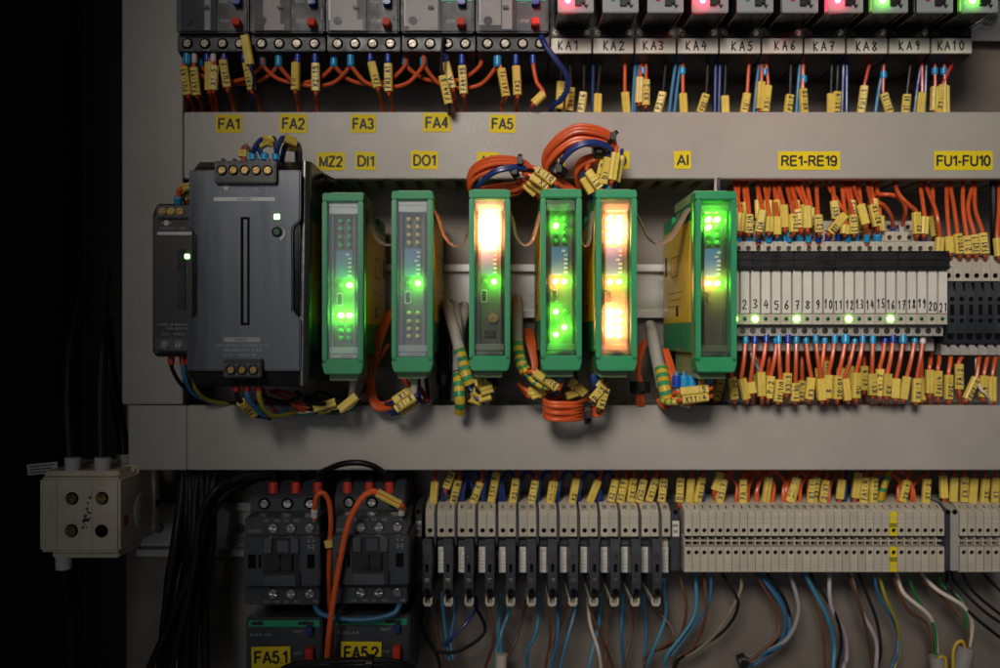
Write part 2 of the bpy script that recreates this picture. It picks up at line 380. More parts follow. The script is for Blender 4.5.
# handwriting: pen strokes
G = {'0': [[(.5,1),(.1,.7),(.1,.25),(.4,0),(.8,.2),(.85,.7),(.5,1)]], '1': [[(.2,.75),(.55,1),(.5,0)]],
 '2': [[(.1,.75),(.4,1),(.8,.8),(.6,.45),(.1,0),(.9,.05)]], '3': [[(.1,.9),(.6,1),(.75,.75),(.35,.55),(.8,.35),(.6,.05),(.1,.05)]],
 '4': [[(.45,1),(.1,.4),(.9,.45)],[(.7,.75),(.6,0)]], '5': [[(.9,1),(.3,.95),(.2,.55),(.7,.6),(.8,.25),(.5,0),(.1,.08)]],
 '6': [[(.7,1),(.25,.6),(.15,.2),(.5,0),(.8,.25),(.5,.5),(.2,.3)]], '7': [[(.1,.95),(.85,1),(.4,0)],[(.3,.5),(.75,.55)]],
 '8': [[(.5,.52),(.2,.8),(.5,1),(.8,.8),(.5,.52),(.15,.22),(.5,0),(.85,.22),(.5,.52)]], '9': [[(.8,.75),(.5,.5),(.2,.75),(.5,1),(.8,.8),(.7,.3),(.5,0)]],
 'K': [[(.15,1),(.15,0)],[(.85,1),(.2,.45),(.85,0)]], 'A': [[(.05,0),(.5,1),(.9,0)],[(.2,.35),(.8,.4)]], 'F': [[(.15,0),(.2,1),(.9,1)],[(.2,.5),(.7,.55)]],
 'U': [[(.1,1),(.15,.2),(.5,0),(.8,.2),(.85,1)]], 'X': [[(.1,1),(.9,0)],[(.9,1),(.1,0)]], 'E': [[(.85,1),(.2,1),(.15,0),(.85,.02)],[(.2,.5),(.7,.52)]],
 'D': [[(.15,0),(.15,1),(.7,.85),(.85,.45),(.6,.05),(.15,0)]], 'P': [[(.15,0),(.15,1),(.75,.9),(.75,.55),(.2,.48)]], 'I': [[(.5,1),(.5,0)]],
 'N': [[(.1,0),(.15,1),(.8,0),(.85,1)]], 'R': [[(.15,0),(.15,1),(.75,.9),(.75,.55),(.2,.48),(.85,0)]], 'B': [[(.15,0),(.15,1),(.7,.9),(.6,.55),(.2,.52),(.8,.35),(.7,.05),(.15,0)]],
 ':': [[(.4,.75),(.5,.68)],[(.4,.25),(.5,.18)]], '/': [[(.2,0),(.8,1)]], '-': [[(.2,.5),(.8,.5)]], ' ': []}
def strokes(mb, s, c, u, v, hgt, wid, pitch, lw, jit=0.06):
    u = Vector(u); v = Vector(v); n = len(s); tot = pitch*(n-1) + wid
    for i, ch in enumerate(s):
        x0 = -tot/2 + i*pitch; j = lambda: random.uniform(-jit, jit)
        for st in G.get(ch, []):
            q = [Vector(c) + u*(x0 + (a + j())*wid) + v*((b - 0.5 + j())*hgt) for a, b in st]
            for a, b in zip(q, q[1:]):
                t = (b-a)
                if t.length < 1e-6: continue
                t.normalize(); nrm = u.cross(v).normalized(); w = nrm.cross(t)*lw*0.5; e = t*lw*0.3
                mb.add([a-w-e, b-w+e, b+w+e, a+w-e], [(0, 1, 2, 3)])
def spline(pts, sub=7):
    pts = [Vector(p) for p in pts]
    if len(pts) < 3: return [pts[0].lerp(pts[1], k/sub) for k in range(sub+1)]
    out = []
    for i in range(len(pts)-1):
        p0 = pts[max(i-1, 0)]; p1 = pts[i]; p2 = pts[i+1]; p3 = pts[min(i+2, len(pts)-1)]
        for k in range(sub):
            t = k/sub
            out.append(0.5*((2*p1) + (p2-p0)*t + (2*p0-5*p1+4*p2-p3)*t*t + (3*p1-p0-3*p2+p3)*t**3))
    out.append(pts[-1]); return out
def sleeve(parent, p0, p1, txt=None, w=4.9, t=3.9, twist=None, blue=False):
    p0 = Vector(p0); p1 = Vector(p1); a = (p1-p0).normalized()
    n = Vector((0, -1, 0)); n = (n - a*n.dot(a)).normalized()
    tw = random.uniform(-0.35, 0.35) if twist is None else twist
    n = (Matrix.Rotation(tw, 3, a) @ n).normalized(); sd = a.cross(n)
    if sd.x < 0: sd = -sd
    if txt: prof = [(-.5,-.25),(-.5,.25),(-.34,.5),(.34,.5),(.5,.25),(.5,-.25),(.3,-.5),(-.3,-.5)]
    else: prof = [(-.5,-.25),(-.5,.3),(-.3,.5),(-.12,.5),(-.05,.40),(.06,.40),(.14,.5),(.34,.5),(.5,.25),(.5,-.25),(.3,-.5),(-.3,-.5)]
    m = len(prof); vs = []
    ends = [p0 + n*random.uniform(-.2, .2), p1]
    for e in ends: vs += [e + sd*(x*w) + n*(y*t) for x, y in prof]
    for e in ends: vs += [e + sd*(x*w*0.66) + n*(y*t*0.6) for x, y in prof]
    fs = []
    for i in range(m):
        j = (i+1) % m
        fs += [(i, j, m+j, m+i), (2*m+i, 2*m+j, j, i), (m+i, m+j, 3*m+j, 3*m+i), (2*m+j, 2*m+i, 3*m+i, 3*m+j)]
    mb = MB(); mb.add(vs, fs); so = mb.build('marker_sleeve', 'sleeve_yellow', parent)
    if txt:
        up = -a if a.z < 0 else a
        if abs(a.z) < 0.3: up = a if a.x > 0 else -a
        vdir = n.cross(up) if (n.cross(up)).x < 0 or abs(a.z) < 0.3 else -(n.cross(up))
        L = (p1-p0).length; k = len(txt); tm = MB()
        pitch = min(2.6, L*0.84/k)
        vv = n.cross(up).normalized()
        strokes(tm, txt, (p0+p1)/2 + n*(t*0.5+0.08), up, vv, w*0.58, pitch*0.74, pitch, 0.55)
        tm.build('marker_writing', 'ink_blue', so, smooth=False)
    return so
CNAME = {'orange': 'orange', 'red': 'red', 'blue': 'blue', 'sky_blue': 'light blue', 'navy': 'navy blue', 'black_wire': 'black', 'grey_wire': 'grey',
         'lilac_wire': 'lilac grey', 'brown': 'brown', 'white_wire': 'white', 'green_wire': 'green', 'olive': 'olive yellow', 'yellow_wire': 'yellow', 'tan_wire': 'tan'}
FNAME = {'ferrule_sky': 'sky blue', 'ferrule_navy': 'dark blue', 'ferrule_white': 'white', 'ferrule_red': 'red'}
def wire(colr, pts, r=1.15, where='', group='', sleeves=(), ferrules=(), sub=7, pxl=True, label=None, n=8, cat='wire', name=None):
    q = [P(*p) for p in pts] if pxl else [Vector(p) for p in pts]
    o = q[0].copy()
    path = spline(q, sub)
    for a, b, tx in sleeves:                      # the lead runs straight through its sleeve
        A, B = P(*a), P(*b); L = (B-A).length; u = (B-A)/L
        for i, p_ in enumerate(path):
            t = (p_-A).dot(u)/L; ax = A + u*t*L
            if -0.25 < t < 1.25 and (p_-ax).length < 7:
                k_ = 1.0 if -0.06 <= t <= 1.06 else max(0.0, 1 - (max(-0.06-t, t-1.06))/0.19)
                path[i] = p_.lerp(ax, k_)
    mb = MB(); mb.tube(path, r, n)
    w = mb.build(name or (CNAME[colr].replace(' ', '_') + '_wire'), colr, None, org=o)
    desc = CNAME[colr] + ' wire'
    if ferrules:
        desc += ' with ' + FNAME[ferrules[0][2]] + ' ferrule'
    if sleeves:
        desc += (' and' if ferrules else ' with') + (' written' if sleeves[0][2] else ' blank') + ' sleeve'
    lab = label or (desc + ' ' + where)
    if len(lab.split()) > 16: lab = lab.replace(' and written sleeve', '').replace(' and blank sleeve', '')
    if len(lab.split()) > 16: lab = lab.replace('with written sleeve ', '').replace('with blank sleeve ', '').replace('with sky blue ferrule ', '')
    if len(lab.split()) > 16: lab = lab.replace(', on the', ',').replace(' of the ', ' of ').replace(' the ', ' ')
    tag(w, lab, cat, group)
    for a, b, tx in sleeves:
        sleeve(w, P(*a), P(*b), tx)
    for a, b, fm, fr in [(f + (None,))[:4] for f in ferrules]:
        A = P(*a); B = P(*b); f = MB(); rr = fr or 1.75
        L = (B-A).length
        f.cyl(A, B-A, rr*0.8, L*0.18, 10, rr); f.cyl(A + (B-A)*0.18, B-A, rr, L*0.82, 10)
        f.build('ferrule', fm, w)
    return w
NUM = ['zero', 'one', 'two', 'three', 'four', 'five', 'six', 'seven', 'eight', 'nine', 'ten', 'eleven', 'twelve', 'thirteen', 'fourteen', 'fifteen', 'sixteen', 'seventeen', 'eighteen', 'nineteen', 'twenty', 'twenty-one']
# ------------------------------------------------------------------ the setting: mounting plate and cabinet side
mb = MB(); mb.box(-249, 420, 0, 3, -300, 300); tag(mb.build('mounting_plate', 'plate'), 'grey brown steel mounting plate behind all the devices', kind='structure')
mb = MB(); mb.box(-312, -300, -260, 60, -340, 340); mb.box(-300, -245, 46, 60, -340, 340)
tag(mb.build('cabinet_wall', 'cabinet', bevel=0.5), 'side wall of the cabinet, its deep shade put into the colour', kind='structure')

def rail(label, y0, y1, x0, x1, holes):
    d = 10.0; zc = (PZ(y0, d)+PZ(y1, d))/2; o = Vector((PX((x0+x1)/2, d), 0, zc))
    t = thing('din_rail', o, label, 'rail', 'top hat rails on the plate')
    h = 17.5
    pr = [(9.6, h), (9.6, h-4.6), (3.2, h-5.6), (3.2, -h+5.6), (9.6, -h+4.6), (9.6, -h), (8.4, -h), (8.4, -h+3.9), (1, -h+4.4), (1, h-4.4), (8.4, h-3.9), (8.4, h)]
    m = MB(); m.prism([(a, b+zc) for a, b in pr], PX(x0, d), PX(x1, d)); m.build('channel', 'zinc', t, bevel=0.25)
    for x, big in holes:
        c = P(x, 0, 3.2); c.z = zc
        m = MB()
        if big:
            m.cyl(c + Vector((0, -0.05, 0)), (0, -1, 0), 8, 1.2, 20); m.build('washer', 'zinc', t, bevel=0.2)
            m = MB(); m.cyl(c + Vector((0, -1.2, 0)), (0, -1, 0), 5.6, 5, 6); m.cyl(c + Vector((0, -6, 0)), (0, -1, 0), 3, 4, 12); m.build('bolt', 'steel', t, bevel=0.3)
        else:
            m.screw(c + Vector((0, 0, 0)), 3.4); m.build('screw', 'screw_dark', t)
    return t
rail('galvanised top hat rail carrying the green modules', 264, 318, 196, 1040, [])
rail('galvanised top hat rail beside the beige switch block and contactors', 504, 556, 136, 1040, [(159, False), (240.5, False)])
rail('galvanised top hat rail with hex bolt beside relay socket KA 10', -13, 41, 186, 1040, [(985, True)])

def duct(label, x0, y0, x1, y1, cuts, vertical=False):
    d = 60.0; X0, X1, Z0, Z1 = PX(x0, d), PX(x1, d), PZ(y1, d), PZ(y0, d)
    t = thing('wiring_duct', ((X0+X1)/2, 0, (Z0+Z1)/2), label, 'cable duct', 'grey slotted cable ducts')
    m = MB(); m.box(X0+1, X1-1, -3, -0.3, Z0+1, Z1-1); m.build('base', 'duct_side', t)
    xs = [X0] + [PX(c, d) for c in cuts] + [X1]
    for a, b in zip(xs, xs[1:]):
        m = MB()
        if vertical: m.prism([(60, X0), (60, X1), (52, X1), (52, X1-1.2), (58.6, X1-1.2), (58.6, X0+1.2), (52, X0+1.2), (52, X0)], 0, 1)
        if vertical:
            m = MB(); pr = [(X0, 60), (X1, 60), (X1, 51), (X1-1.4, 51), (X1-1.4, 58.5), (X0+1.4, 58.5), (X0+1.4, 51), (X0, 51)]
            n = len(pr)
            m.add([(x, -dd, Z0) for x, dd in pr] + [(x, -dd, Z1) for x, dd in pr], [tuple(range(n)), tuple(range(2*n-1, n-1, -1))] + [(i, i+n, (i+1) % n+n, (i+1) % n) for i in range(n)])
        else:
            m.prism([(60, Z1), (60, Z0), (51, Z0), (51, Z0+1.4), (58.5, Z0+1.4), (58.5, Z1-1.4), (51, Z1-1.4), (51, Z1)], a+0.15, b-0.15)
        m.build('cover', 'duct', t, bevel=0.5)
    if vertical: L0, L1 = Z0, Z1
    else: L0, L1 = X0, X1
    k = L0 + 4
    while k < L1 - 8:
        for side in (0, 1):
            m = MB()
            if vertical:
                x = X0+1.6 if side == 0 else X1-3.0
                m.box(x, x+1.4, -52.6, -3, k, k+7.6)
            else:
                z = Z0+1.6 if side == 0 else Z1-3.0
                m.box(k, k+7.6, -52.6, -3, z, z+1.4)
            o = m.build('finger', 'duct_side', t, bevel=0.3, key=('finger', vertical, side, round(Z1, 1)) if k == L0+4 else None) if k == L0+4 else None
            if o is None:
                src = duct.fing[(vertical, side)]
                o = src.copy(); COL.objects.link(o); o.parent = t; o.location = Vector((0, 0, k-L0-4))*K if vertical else Vector((k-L0-4, 0, 0))*K
            else: duct.fing[(vertical, side)] = o
        k += 12.5
    return t
duct.fing = {}
duct('upright grey cable duct beside the dark cabinet wall', 122, -30, 182.6, 404.2, [], True)
duct('grey cable duct bearing the two rows of yellow stickers', 183.6, 112, 1045, 178.5, [])
duct('plain grey cable duct without stickers below the green modules', 128, 405.5, 1045, 470, [187])

# ------------------------------------------------------------------ yellow stickers
def SAY(s):
    for a in ('19', '10', '.', '1', '2', '3', '4', '5'): s = s.replace(a, ' point' if a == '.' else ' ' + NUM[int(a)])
    return s
def sticker(s, x0, y0, x1, y1, where, d=60, rot=0.0, tw=0.82, th=0.64):
    c = P((x0+x1)/2, (y0+y1)/2, d); w = (x1-x0)*S(d); h = (y1-y0)*S(d)
    m = MB(); m.T = Matrix.Translation(c) @ Matrix.Rotation(-rot, 4, 'Y'); m.box(-w/2, w/2, -0.28, -0.04, -h/2, h/2)
    o = m.build('sticker', 'sticker_yellow', None, org=c)
    tag(o, 'yellow sticker printed %s %s' % (SAY(s), where), 'sticker', 'yellow device stickers')
    block('lettering', s, (x0+x1)/2, (y0+y1)/2+0.2, d, (x1-x0)*tw, (y1-y0)*th, 'ink', o, rot=rot)
DU = 'on the grey duct'
for s, x0, y0, x1, y1, r in [('FA1', 216, 114.5, 242, 133, 0.0), ('FA2', 280, 114, 307, 133, -.01), ('FA3', 350.5, 114.5, 376, 132.8, 0), ('FA4', 423, 113, 451, 132, .01),
        ('FA5', 489.5, 114.5, 515.5, 132.8, 0), ('MZ2', 317, 152.3, 345, 170.5, 0), ('DI1', 355.7, 152, 376, 170, -.01), ('DO1', 411, 151, 438, 169.3, -.015),
        ('AO', 477, 152, 498.5, 170, 0), ('DI', 544, 152, 565, 170, 0), ('DO', 608.5, 151.5, 629.5, 169.5, 0), ('AI', 674, 151, 691, 169, 0)]:
    sticker(s, x0, y0, x1, y1, DU, rot=r+random.uniform(-.015, .015), tw=0.7 if len(s) == 2 else 0.82)
sticker('RE1-RE19', 778, 151.5, 840, 170, DU, tw=0.9, th=0.6)
sticker('FU1-FU10', 934, 151, 992.5, 170.3, DU, tw=0.92, th=0.6)

# ------------------------------------------------------------------ overload relays in the top row
def overload(x0, x1, tape, nm, ytop=-55, green=True):
    d = 75.0; w = x1-x0; xm = (x0+x1)/2
    t = thing('overload_relay', Vector((PX(xm, d), 0, PZ(20, d))), 'dark overload relay above sticker %s, window %s' % (nm, tape[1]), 'overload relay', 'overload relays in the top row')
    m = MB(); m.pbox(x0+0.8, ytop, x1-0.8, 32.5, d, 12); m.build('housing', 'slate', t, bevel=0.9)
    m = MB(); m.pbox(x1-4.2, 8, x1-2.2, 20, d+0.6, d-2); m.build('latch', 'black', t, bevel=0.2)
    # clear setting window with the paper tape behind it
    wx0, wx1 = x0+4.5, x0+41.5
    m = MB(); m.pbox(wx0, -14, wx1, 31, d+0.5, d-0.2); m.build('window_recess', 'slate', t, bevel=0.2)
    for (a, b, c_, e) in tape[0]:
        m = MB(); m.pbox(x0+a, b, x0+c_, e, d+0.9, d+0.4); m.build('paper_tape', 'paper_tape', t)
    m = MB(); m.pbox(wx0+0.6, -13.5, wx1-0.6, 30.4, d+2.4, d+1.7)
    m.build('window', 'clear_matte', t, bevel=0.3)
    c = P(x0+13, 21, d+0.5); m = MB(); m.cyl(c, (0, -1, 0), 2.6, 0.9, 18); m.build('dial', 'black', t, bevel=0.25)
    c = P(x0+30.5, 6.5, d+2.4); m = MB(); m.pbox(x0+27.5, 5, x0+33.5, 8, d+3, d+2.2); m.build('window_catch', 'black', t, bevel=0.3)
    m = MB(); m.pbox(x1-18, 17, x1-10.5, 24.5, d+7, d-1); m.build('stop_button', 'stop_red', t, bevel=0.5)
    m = MB(); m.pbox(x1-17.5, -8, x1-10, 3.5, d+6, d-1); m.build('reset_button', 'ferrule_navy', t, bevel=0.5)
    text('stop_lettering', 'STOP', x1-24.5, 21.2, d, 8.5, 3.2, 'print_white', t)
    text('reset_lettering', 'RESET', x1-25, 1.5, d, 9.5, 3.2, 'print_white', t)
    if green:
        m = MB(); m.pbox(x0+3, -8, x1-3, 1.4, d+0.4, d-1)
        m.build('green_stripe', 'stripe_green', t)
    # lower terminal strip
    d2 = 70.0
    m = MB(); m.prism([(d2, PZ(34.2, d2)), (d2, PZ(50.5, d2)), (d2-5, PZ(54, d2)), (14, PZ(54, d2)), (14, PZ(34.2, d2))], PX(x0+2.2, d2), PX(x1+0.2, d2)); m.build('terminal_strip', 'black', t, bevel=0.5)
    for k in range(4):
        sx = x0 + 12.5 + k*17.6; c = P(sx, 43.8, d2)
        m = MB(); m.cyl(c+Vector((0, -0.02, 0)), (0, -1, 0), 3.4, 0.6, 16, 3.1); m.build('screw_well', 'void', t)
        m = MB(); m.screw(c+Vector((0, -0.3, 0)), 2.15); m.build('screw', 'screw_dark', t)
        text('terminal_lettering', ['97 NO', '98', '95 NC', '96'][k], sx+1, 50, d2, 7, 2.0, 'print_grey', t)
    return t
NARROW = ([(29.5, -8, 35.5, 30)], 'crossed by a narrow paper strip')
W2 = ([(14, -12, 31, 24), (15, 24, 35, 30)], 'taped with grey paper up to its catch')
W3 = ([(3.6, -12, 32, 20), (5, 20, 38, 30)], 'filled with beige paper, one corner curling')
W4 = ([(4.4, -12, 38, 26), (9, 26, 38, 30)], 'filled with crumpled grey paper')
W5 = ([(4.4, -12, 26, 25), (27, -12, 37, 29)], 'covered by two pieces of paper')
OX = [(175, 249.2), (249.2, 325), (325, 400), (400, 475), (475, 549.3)]
for (a, b), tp, nm, gr in zip(OX, [NARROW, W2, W3, W4, W5], ['FA1', 'FA2', 'FA3', 'FA4', 'FA5'], [0, 0, 0, 1, 1]):
    overload(a, b, tp, 'FA ' + NUM[int(nm[2])], green=bool(gr))

# ------------------------------------------------------------------ plug-in relays KA1 to KA10
def plug_relay(k, led):
    x0 = 550.3 + 42.2*k; x1 = x0+41.6; d = 62.0
    nm = 'KA ' + NUM[k+1]
    t = thing('relay_socket', Vector((PX((x0+x1)/2, d), 0, PZ(30, d))), 'black socket with clear plug-in relay%s, tag handwritten %s' % ({'r': ' glowing red', 'g': ' glowing green', 'G': ' with unlit green lamp', 'R': ' with unlit red lamp'}[led], nm), 'relay', 'plug-in relays in the top row')
    m = MB(); m.prism([(d, PZ(27.5, d)), (d, PZ(54, d)), (d-8, PZ(58, d)), (12, PZ(58, d)), (12, PZ(-50, d)), (d-14, PZ(-50, d)), (d-14, PZ(27.5, d))], PX(x0, d), PX(x1, d))
    m.build('socket', 'black', t, bevel=0.6, key='ka_socket')
    m = MB(); m.pbox(x0+0.8, 38.3, x1-0.8, 53.2, d+1.4, d-1); tg = m.build('name_tag', 'tag_cream', t, bevel=0.2, key='ka_tag')
    sm = MB(); c = P((x0+x1)/2 + random.uniform(-3, 3), 45.8 + random.uniform(-.6, .6), d+1.4)
    s = 'KA' + str(k+1)
    strokes(sm, s, c + Vector((0, -0.07, 0)), (1, 0, 0), (0, 0, 1), 5.2, 3.2, 4.8 if len(s) < 4 else 4.3, 0.8, 0.05)
    sm.build('handwriting', 'ink', tg, smooth=False)
    for sx in (x0+5.5, x1-5.5):
        m = MB(); m.screw(P(sx, 33.4, d), 1.9); m.build('screw', 'screw_dark', t)
    # relay body: opaque black coil box inside a clear case, face plate towards the room
    df = 95.0
    a0, a1 = x0+6.8, x1-2.0
    cx = PX((x0+x1)/2, d); hw = 9.4
    zb = PZ(12.5, df)
    m = MB(); m.box(cx-hw, cx+hw, -df+6, -(d-13), zb+1.5, zb+70); m.build('coil_box', 'black_gloss', t, bevel=0.6, key='ka_coil')
    m = MB(); m.box(cx-hw-0.7, cx+hw+0.7, -df, -df+1.6, zb, zb+70); m.build('face_plate', 'relay_face', t, bevel=0.5, key='ka_face')
    for sx in (-1, 1):
        m = MB(); m.box(cx+sx*(hw+0.2)-0.25, cx+sx*(hw+0.2)+0.25, -df+2, -(d+3), zb+0.6, zb+1.3); m.build('retaining_clip', 'brass', t)
    zt = PZ(4.5, df)
    m = MB(); m.box(cx-0.6, cx+3.2, -df-1.6, -df-0.02, zt-1, zt+4.5); m.box(cx+3.0, cx+5, -df-2.4, -df-0.02, zt+0.2, zt+5); m.build('test_lever', 'black', t, bevel=0.3, key='ka_lever')
    m = MB(); m.add([(cx+4.2, -df-0.1, zt), (cx+7.4, -df-0.1, zt), (cx+5.8, -df-0.1, zt-2.6)], [(0, 1, 2)]); m.build('arrow_mark', 'ink', t, smooth=False)
    lx = cx-4.4; lz = PZ(0.5, df)
    m = MB()
    if led in 'rg':
        m.dome((lx, -df-0.05, lz), (0, -1, 0), 1.5, 1.2, 10, 3); m.build('lamp', {'r': 'led_red', 'g': 'led_green'}[led], t)
        m = MB(); m.box(lx-3.5, lx+3.5, -df+3.4, -df+3.0, lz-2.5, lz+5); m.build('lamp_inside', {'r': 'led_red', 'g': 'led_relay'}[led], t)
    else:
        m.box(lx-1.3, lx+1.3, -df-0.6, -df-0.02, lz-0.4, lz+3); m.build('lamp', 'stop_red' if led == 'R' else 'led_off_green', t, bevel=0.2)
for k, l in enumerate(['r', 'G', 'R', 'r', 'G', 'R', 'r', 'g', 'R', 'g']): plug_relay(k, l)

# ------------------------------------------------------------------ power supplies
def psu_big():
    d = 125.0
    t = thing('power_supply', Vector((PX(245, d), 0, PZ(272, d))), 'large grey faced power supply with one vertical slot and lit green lamp', 'power supply')
    x0, x1 = 188.5, 300.5
    X0, X1 = PX(x0, d), PX(x1, d)
    # body with a sloped top front edge
    m = MB(); m.prism([(d-3, PZ(170, d)), (d-3, PZ(372, d)), (d-8, PZ(387, d)), (10, PZ(387, d)), (10, PZ(157, d)), (d-14, PZ(157, d))], X0+0.5, X1-1.2); m.build('housing', 'black_gloss', t, bevel=0.8)
    r_ = 3.4; pr = [(X1-0.9, d-1.4), (X1+0.2, d-1.2)] + [(X1+0.2+r_*math.sin(R(a_)), d-1.2-r_+r_*math.cos(R(a_))) for a_ in range(15, 91, 15)] + [(X1+0.2+r_, 14), (X1-0.9, 14)]
    n_ = len(pr); m = MB()
    zs = [PZ(386, d), PZ(158, d)]
    m.add([(x_, -dd_ + (7 if (kz == 1 and dd_ > 60) else 0), zs[kz]) for kz in (0, 1) for x_, dd_ in pr] , [tuple(range(n_)), tuple(range(2*n_-1, n_-1, -1))] + [(i, i+n_, (i+1) % n_+n_, (i+1) % n_) for i in range(n_)])
    m.build('side_panel', 'psu_side', t)
    for dz in range(3):
        m = MB(); m.prism([(60, PZ(176+dz*20, d)), (60, PZ(190+dz*20, d)), (57, PZ(190+dz*20, d)), (57, PZ(176+dz*20, d))], X1+3.55, X1+3.7); m.build('vent_slot', 'void', t)
    g = lambda pts: [(PX(a, d), PZ(b, d)) for a, b in pts]
    m = MB(); m.prism(g([(188.5, 170), (300.5, 170), (300.5, 219), (292.5, 228), (292.5, 311), (300.5, 320), (300.5, 371), (186.5, 371), (186.5, 324), (196.5, 314), (196.5, 237), (188.5, 228)]), d, d-3.2, 'y')
    m.build('front_plate', 'psu_face', t, bevel=0.7, seg=3)
    m = MB()
    m.prism(g([(240.8, 217), (249.6, 217), (249.6, 325), (240.8, 325)]), d+0.5, d-0.5, 'y'); sl = m.build('slot', 'void', t, bevel=0.1)
    m = MB(); m.prism(g([(244, 219.5), (247.6, 219.5), (247.6, 323), (244, 323)]), d+0.9, d, 'y'); m.build('slot_rib', 'psu_face', sl, bevel=0.2)
    def conn(xa, ya, xb, yb, n, sx, sy, nm):
        m = MB(); m.pbox(xa, ya, xb, yb, d+4, d-14); c = m.build(nm, 'black', t, bevel=0.6)
        pitch = (xb-xa-5)/n
        for k in range(n):
            cx = xa+2.5+pitch*(k+.5); q = P(cx, sy, d+4)
            m = MB(); m.cyl(q, (0, -1, 0), pitch*S(d)*0.46, 1.2, 16, pitch*S(d)*0.40, caps=False); m.cyl(q+Vector((0, -1.2, 0)), (0, 1, 0), pitch*S(d)*0.32, 1.1, 16, pitch*S(d)*0.3, caps=False); m.build('screw_collar', 'slate_lit', c)
            m = MB(); m.screw(q+Vector((0, -0.15, 0)), pitch*S(d)*0.30); m.build('screw', 'brass', c)
            for e in (-1, 1):
                for f in (-1, 1):
                    pass
        for k in range(n+1):
            cx = xa+2.5+pitch*k
            m = MB(); q = P(cx, sy, d+4)
            for f in (-1, 1):
                m.add([q+Vector((-1.1, -0.3, f*3.2)), q+Vector((1.1, -0.3, f*3.2)), q+Vector((0, -0.3, f*1.2))], [(0, 1, 2)])
            m.build('web_mark', 'slate_lit', c, smooth=False)
        for k in range(n):
            cx = xa+2.5+pitch*(k+.5)
            m = MB(); m.pbox(cx-1.6, ya-2.4, cx+1.6, ya+0.5, d-2, d-6); m.build('wire_funnel', 'black', c, bevel=0.3)
    conn(214, 160.5, 276, 183, 5, 0, 170.3, 'output_connector')
    conn(223, 359, 261.5, 377.5, 3, 0, 369.8, 'input_connector')
    m = MB(); m.pbox(213.7, 197.2, 274.8, 200.9, d+0.15, d-0.1); m.build('output_bar', 'print_white', t)
    text('output_lettering', 'OUTPUT', 244, 199.1, d+0.2, 14, 2.2, 'ink', t)
    text('output_rating', '24VDC  5.0A', 240, 191.5, d, 42, 3.0, 'print_grey', t)
    text('output_rating', 'MAX 120W', 254, 195, d, 22, 1.6, 'print_grey', t)
    for cx in (226, 256.5):
        m = MB(); q = P(cx, 187, d)
        m.cyl(q+Vector((0, -0.05, 0)), (0, -1, 0), 1.5, 0.1, 16); m.box(q.x-4.2, q.x+4.2, q.y-0.1, q.y, q.z-0.15, q.z+0.15); m.build('polarity_mark', 'print_white' if cx < 230 else 'print_grey', t)
    m = MB(); m.pbox(273.8, 214, 279.6, 219.2, d+0.5, d-0.2); m.build('status_lamp', 'led_small', t, bevel=0.2)
    text('lamp_lettering', 'DC OK', 280, 211.2, d, 12, 2.4, 'print_grey', t)
    text('adjust_lettering', 'V. ADJ', 278, 223.6, d, 11, 2.6, 'print_grey', t)
    q = P(277, 232, d)
    m = MB(); m.cyl(q+Vector((0, -0.02, 0)), (0, -1, 0), 2.7, 0.35, 20); tr = m.build('trimmer', 'void', t)
    m = MB(); m.screw(q+Vector((0, -0.2, 0)), 1.7); m.build('trimmer_screw', 'led_dark_green', tr)
    m = MB(); arc = [(q+Vector((math.cos(a)*3.6, -0.1, math.sin(a)*3.6)), q+Vector((math.cos(a)*(3.6+1.1*i/9), -0.1, math.sin(a)*(3.6+1.1*i/9)))) for i, a in [(i, 1.0-2.2*i/9) for i in range(10)]]
    for (a, b), (c_, e) in zip(arc, arc[1:]): m.add([a, b, e, c_], [(0, 1, 2, 3)])
    m.build('trimmer_arc', 'print_white', t, smooth=False)
    m = MB(); m.pbox(223.5, 337.3, 260, 342, d+0.12, d-0.1); m.build('input_bar', 'print_grey', t)
    text('input_lettering', 'INPUT', 242, 339.6, d+0.2, 12, 2.6, 'ink', t)
    text('input_rating', '100-240VAC 50/60Hz 3.1A', 242, 345.3, d, 53, 3.0, 'print_grey', t)
    text('input_rating', '90-350VDC 3.5A', 243, 350, d, 38, 3.0, 'print_grey', t)
    text('input_poles', '-L/L1   +N/L2  PE', 240, 355, d, 32, 2.6, 'print_grey', t)
psu_big()
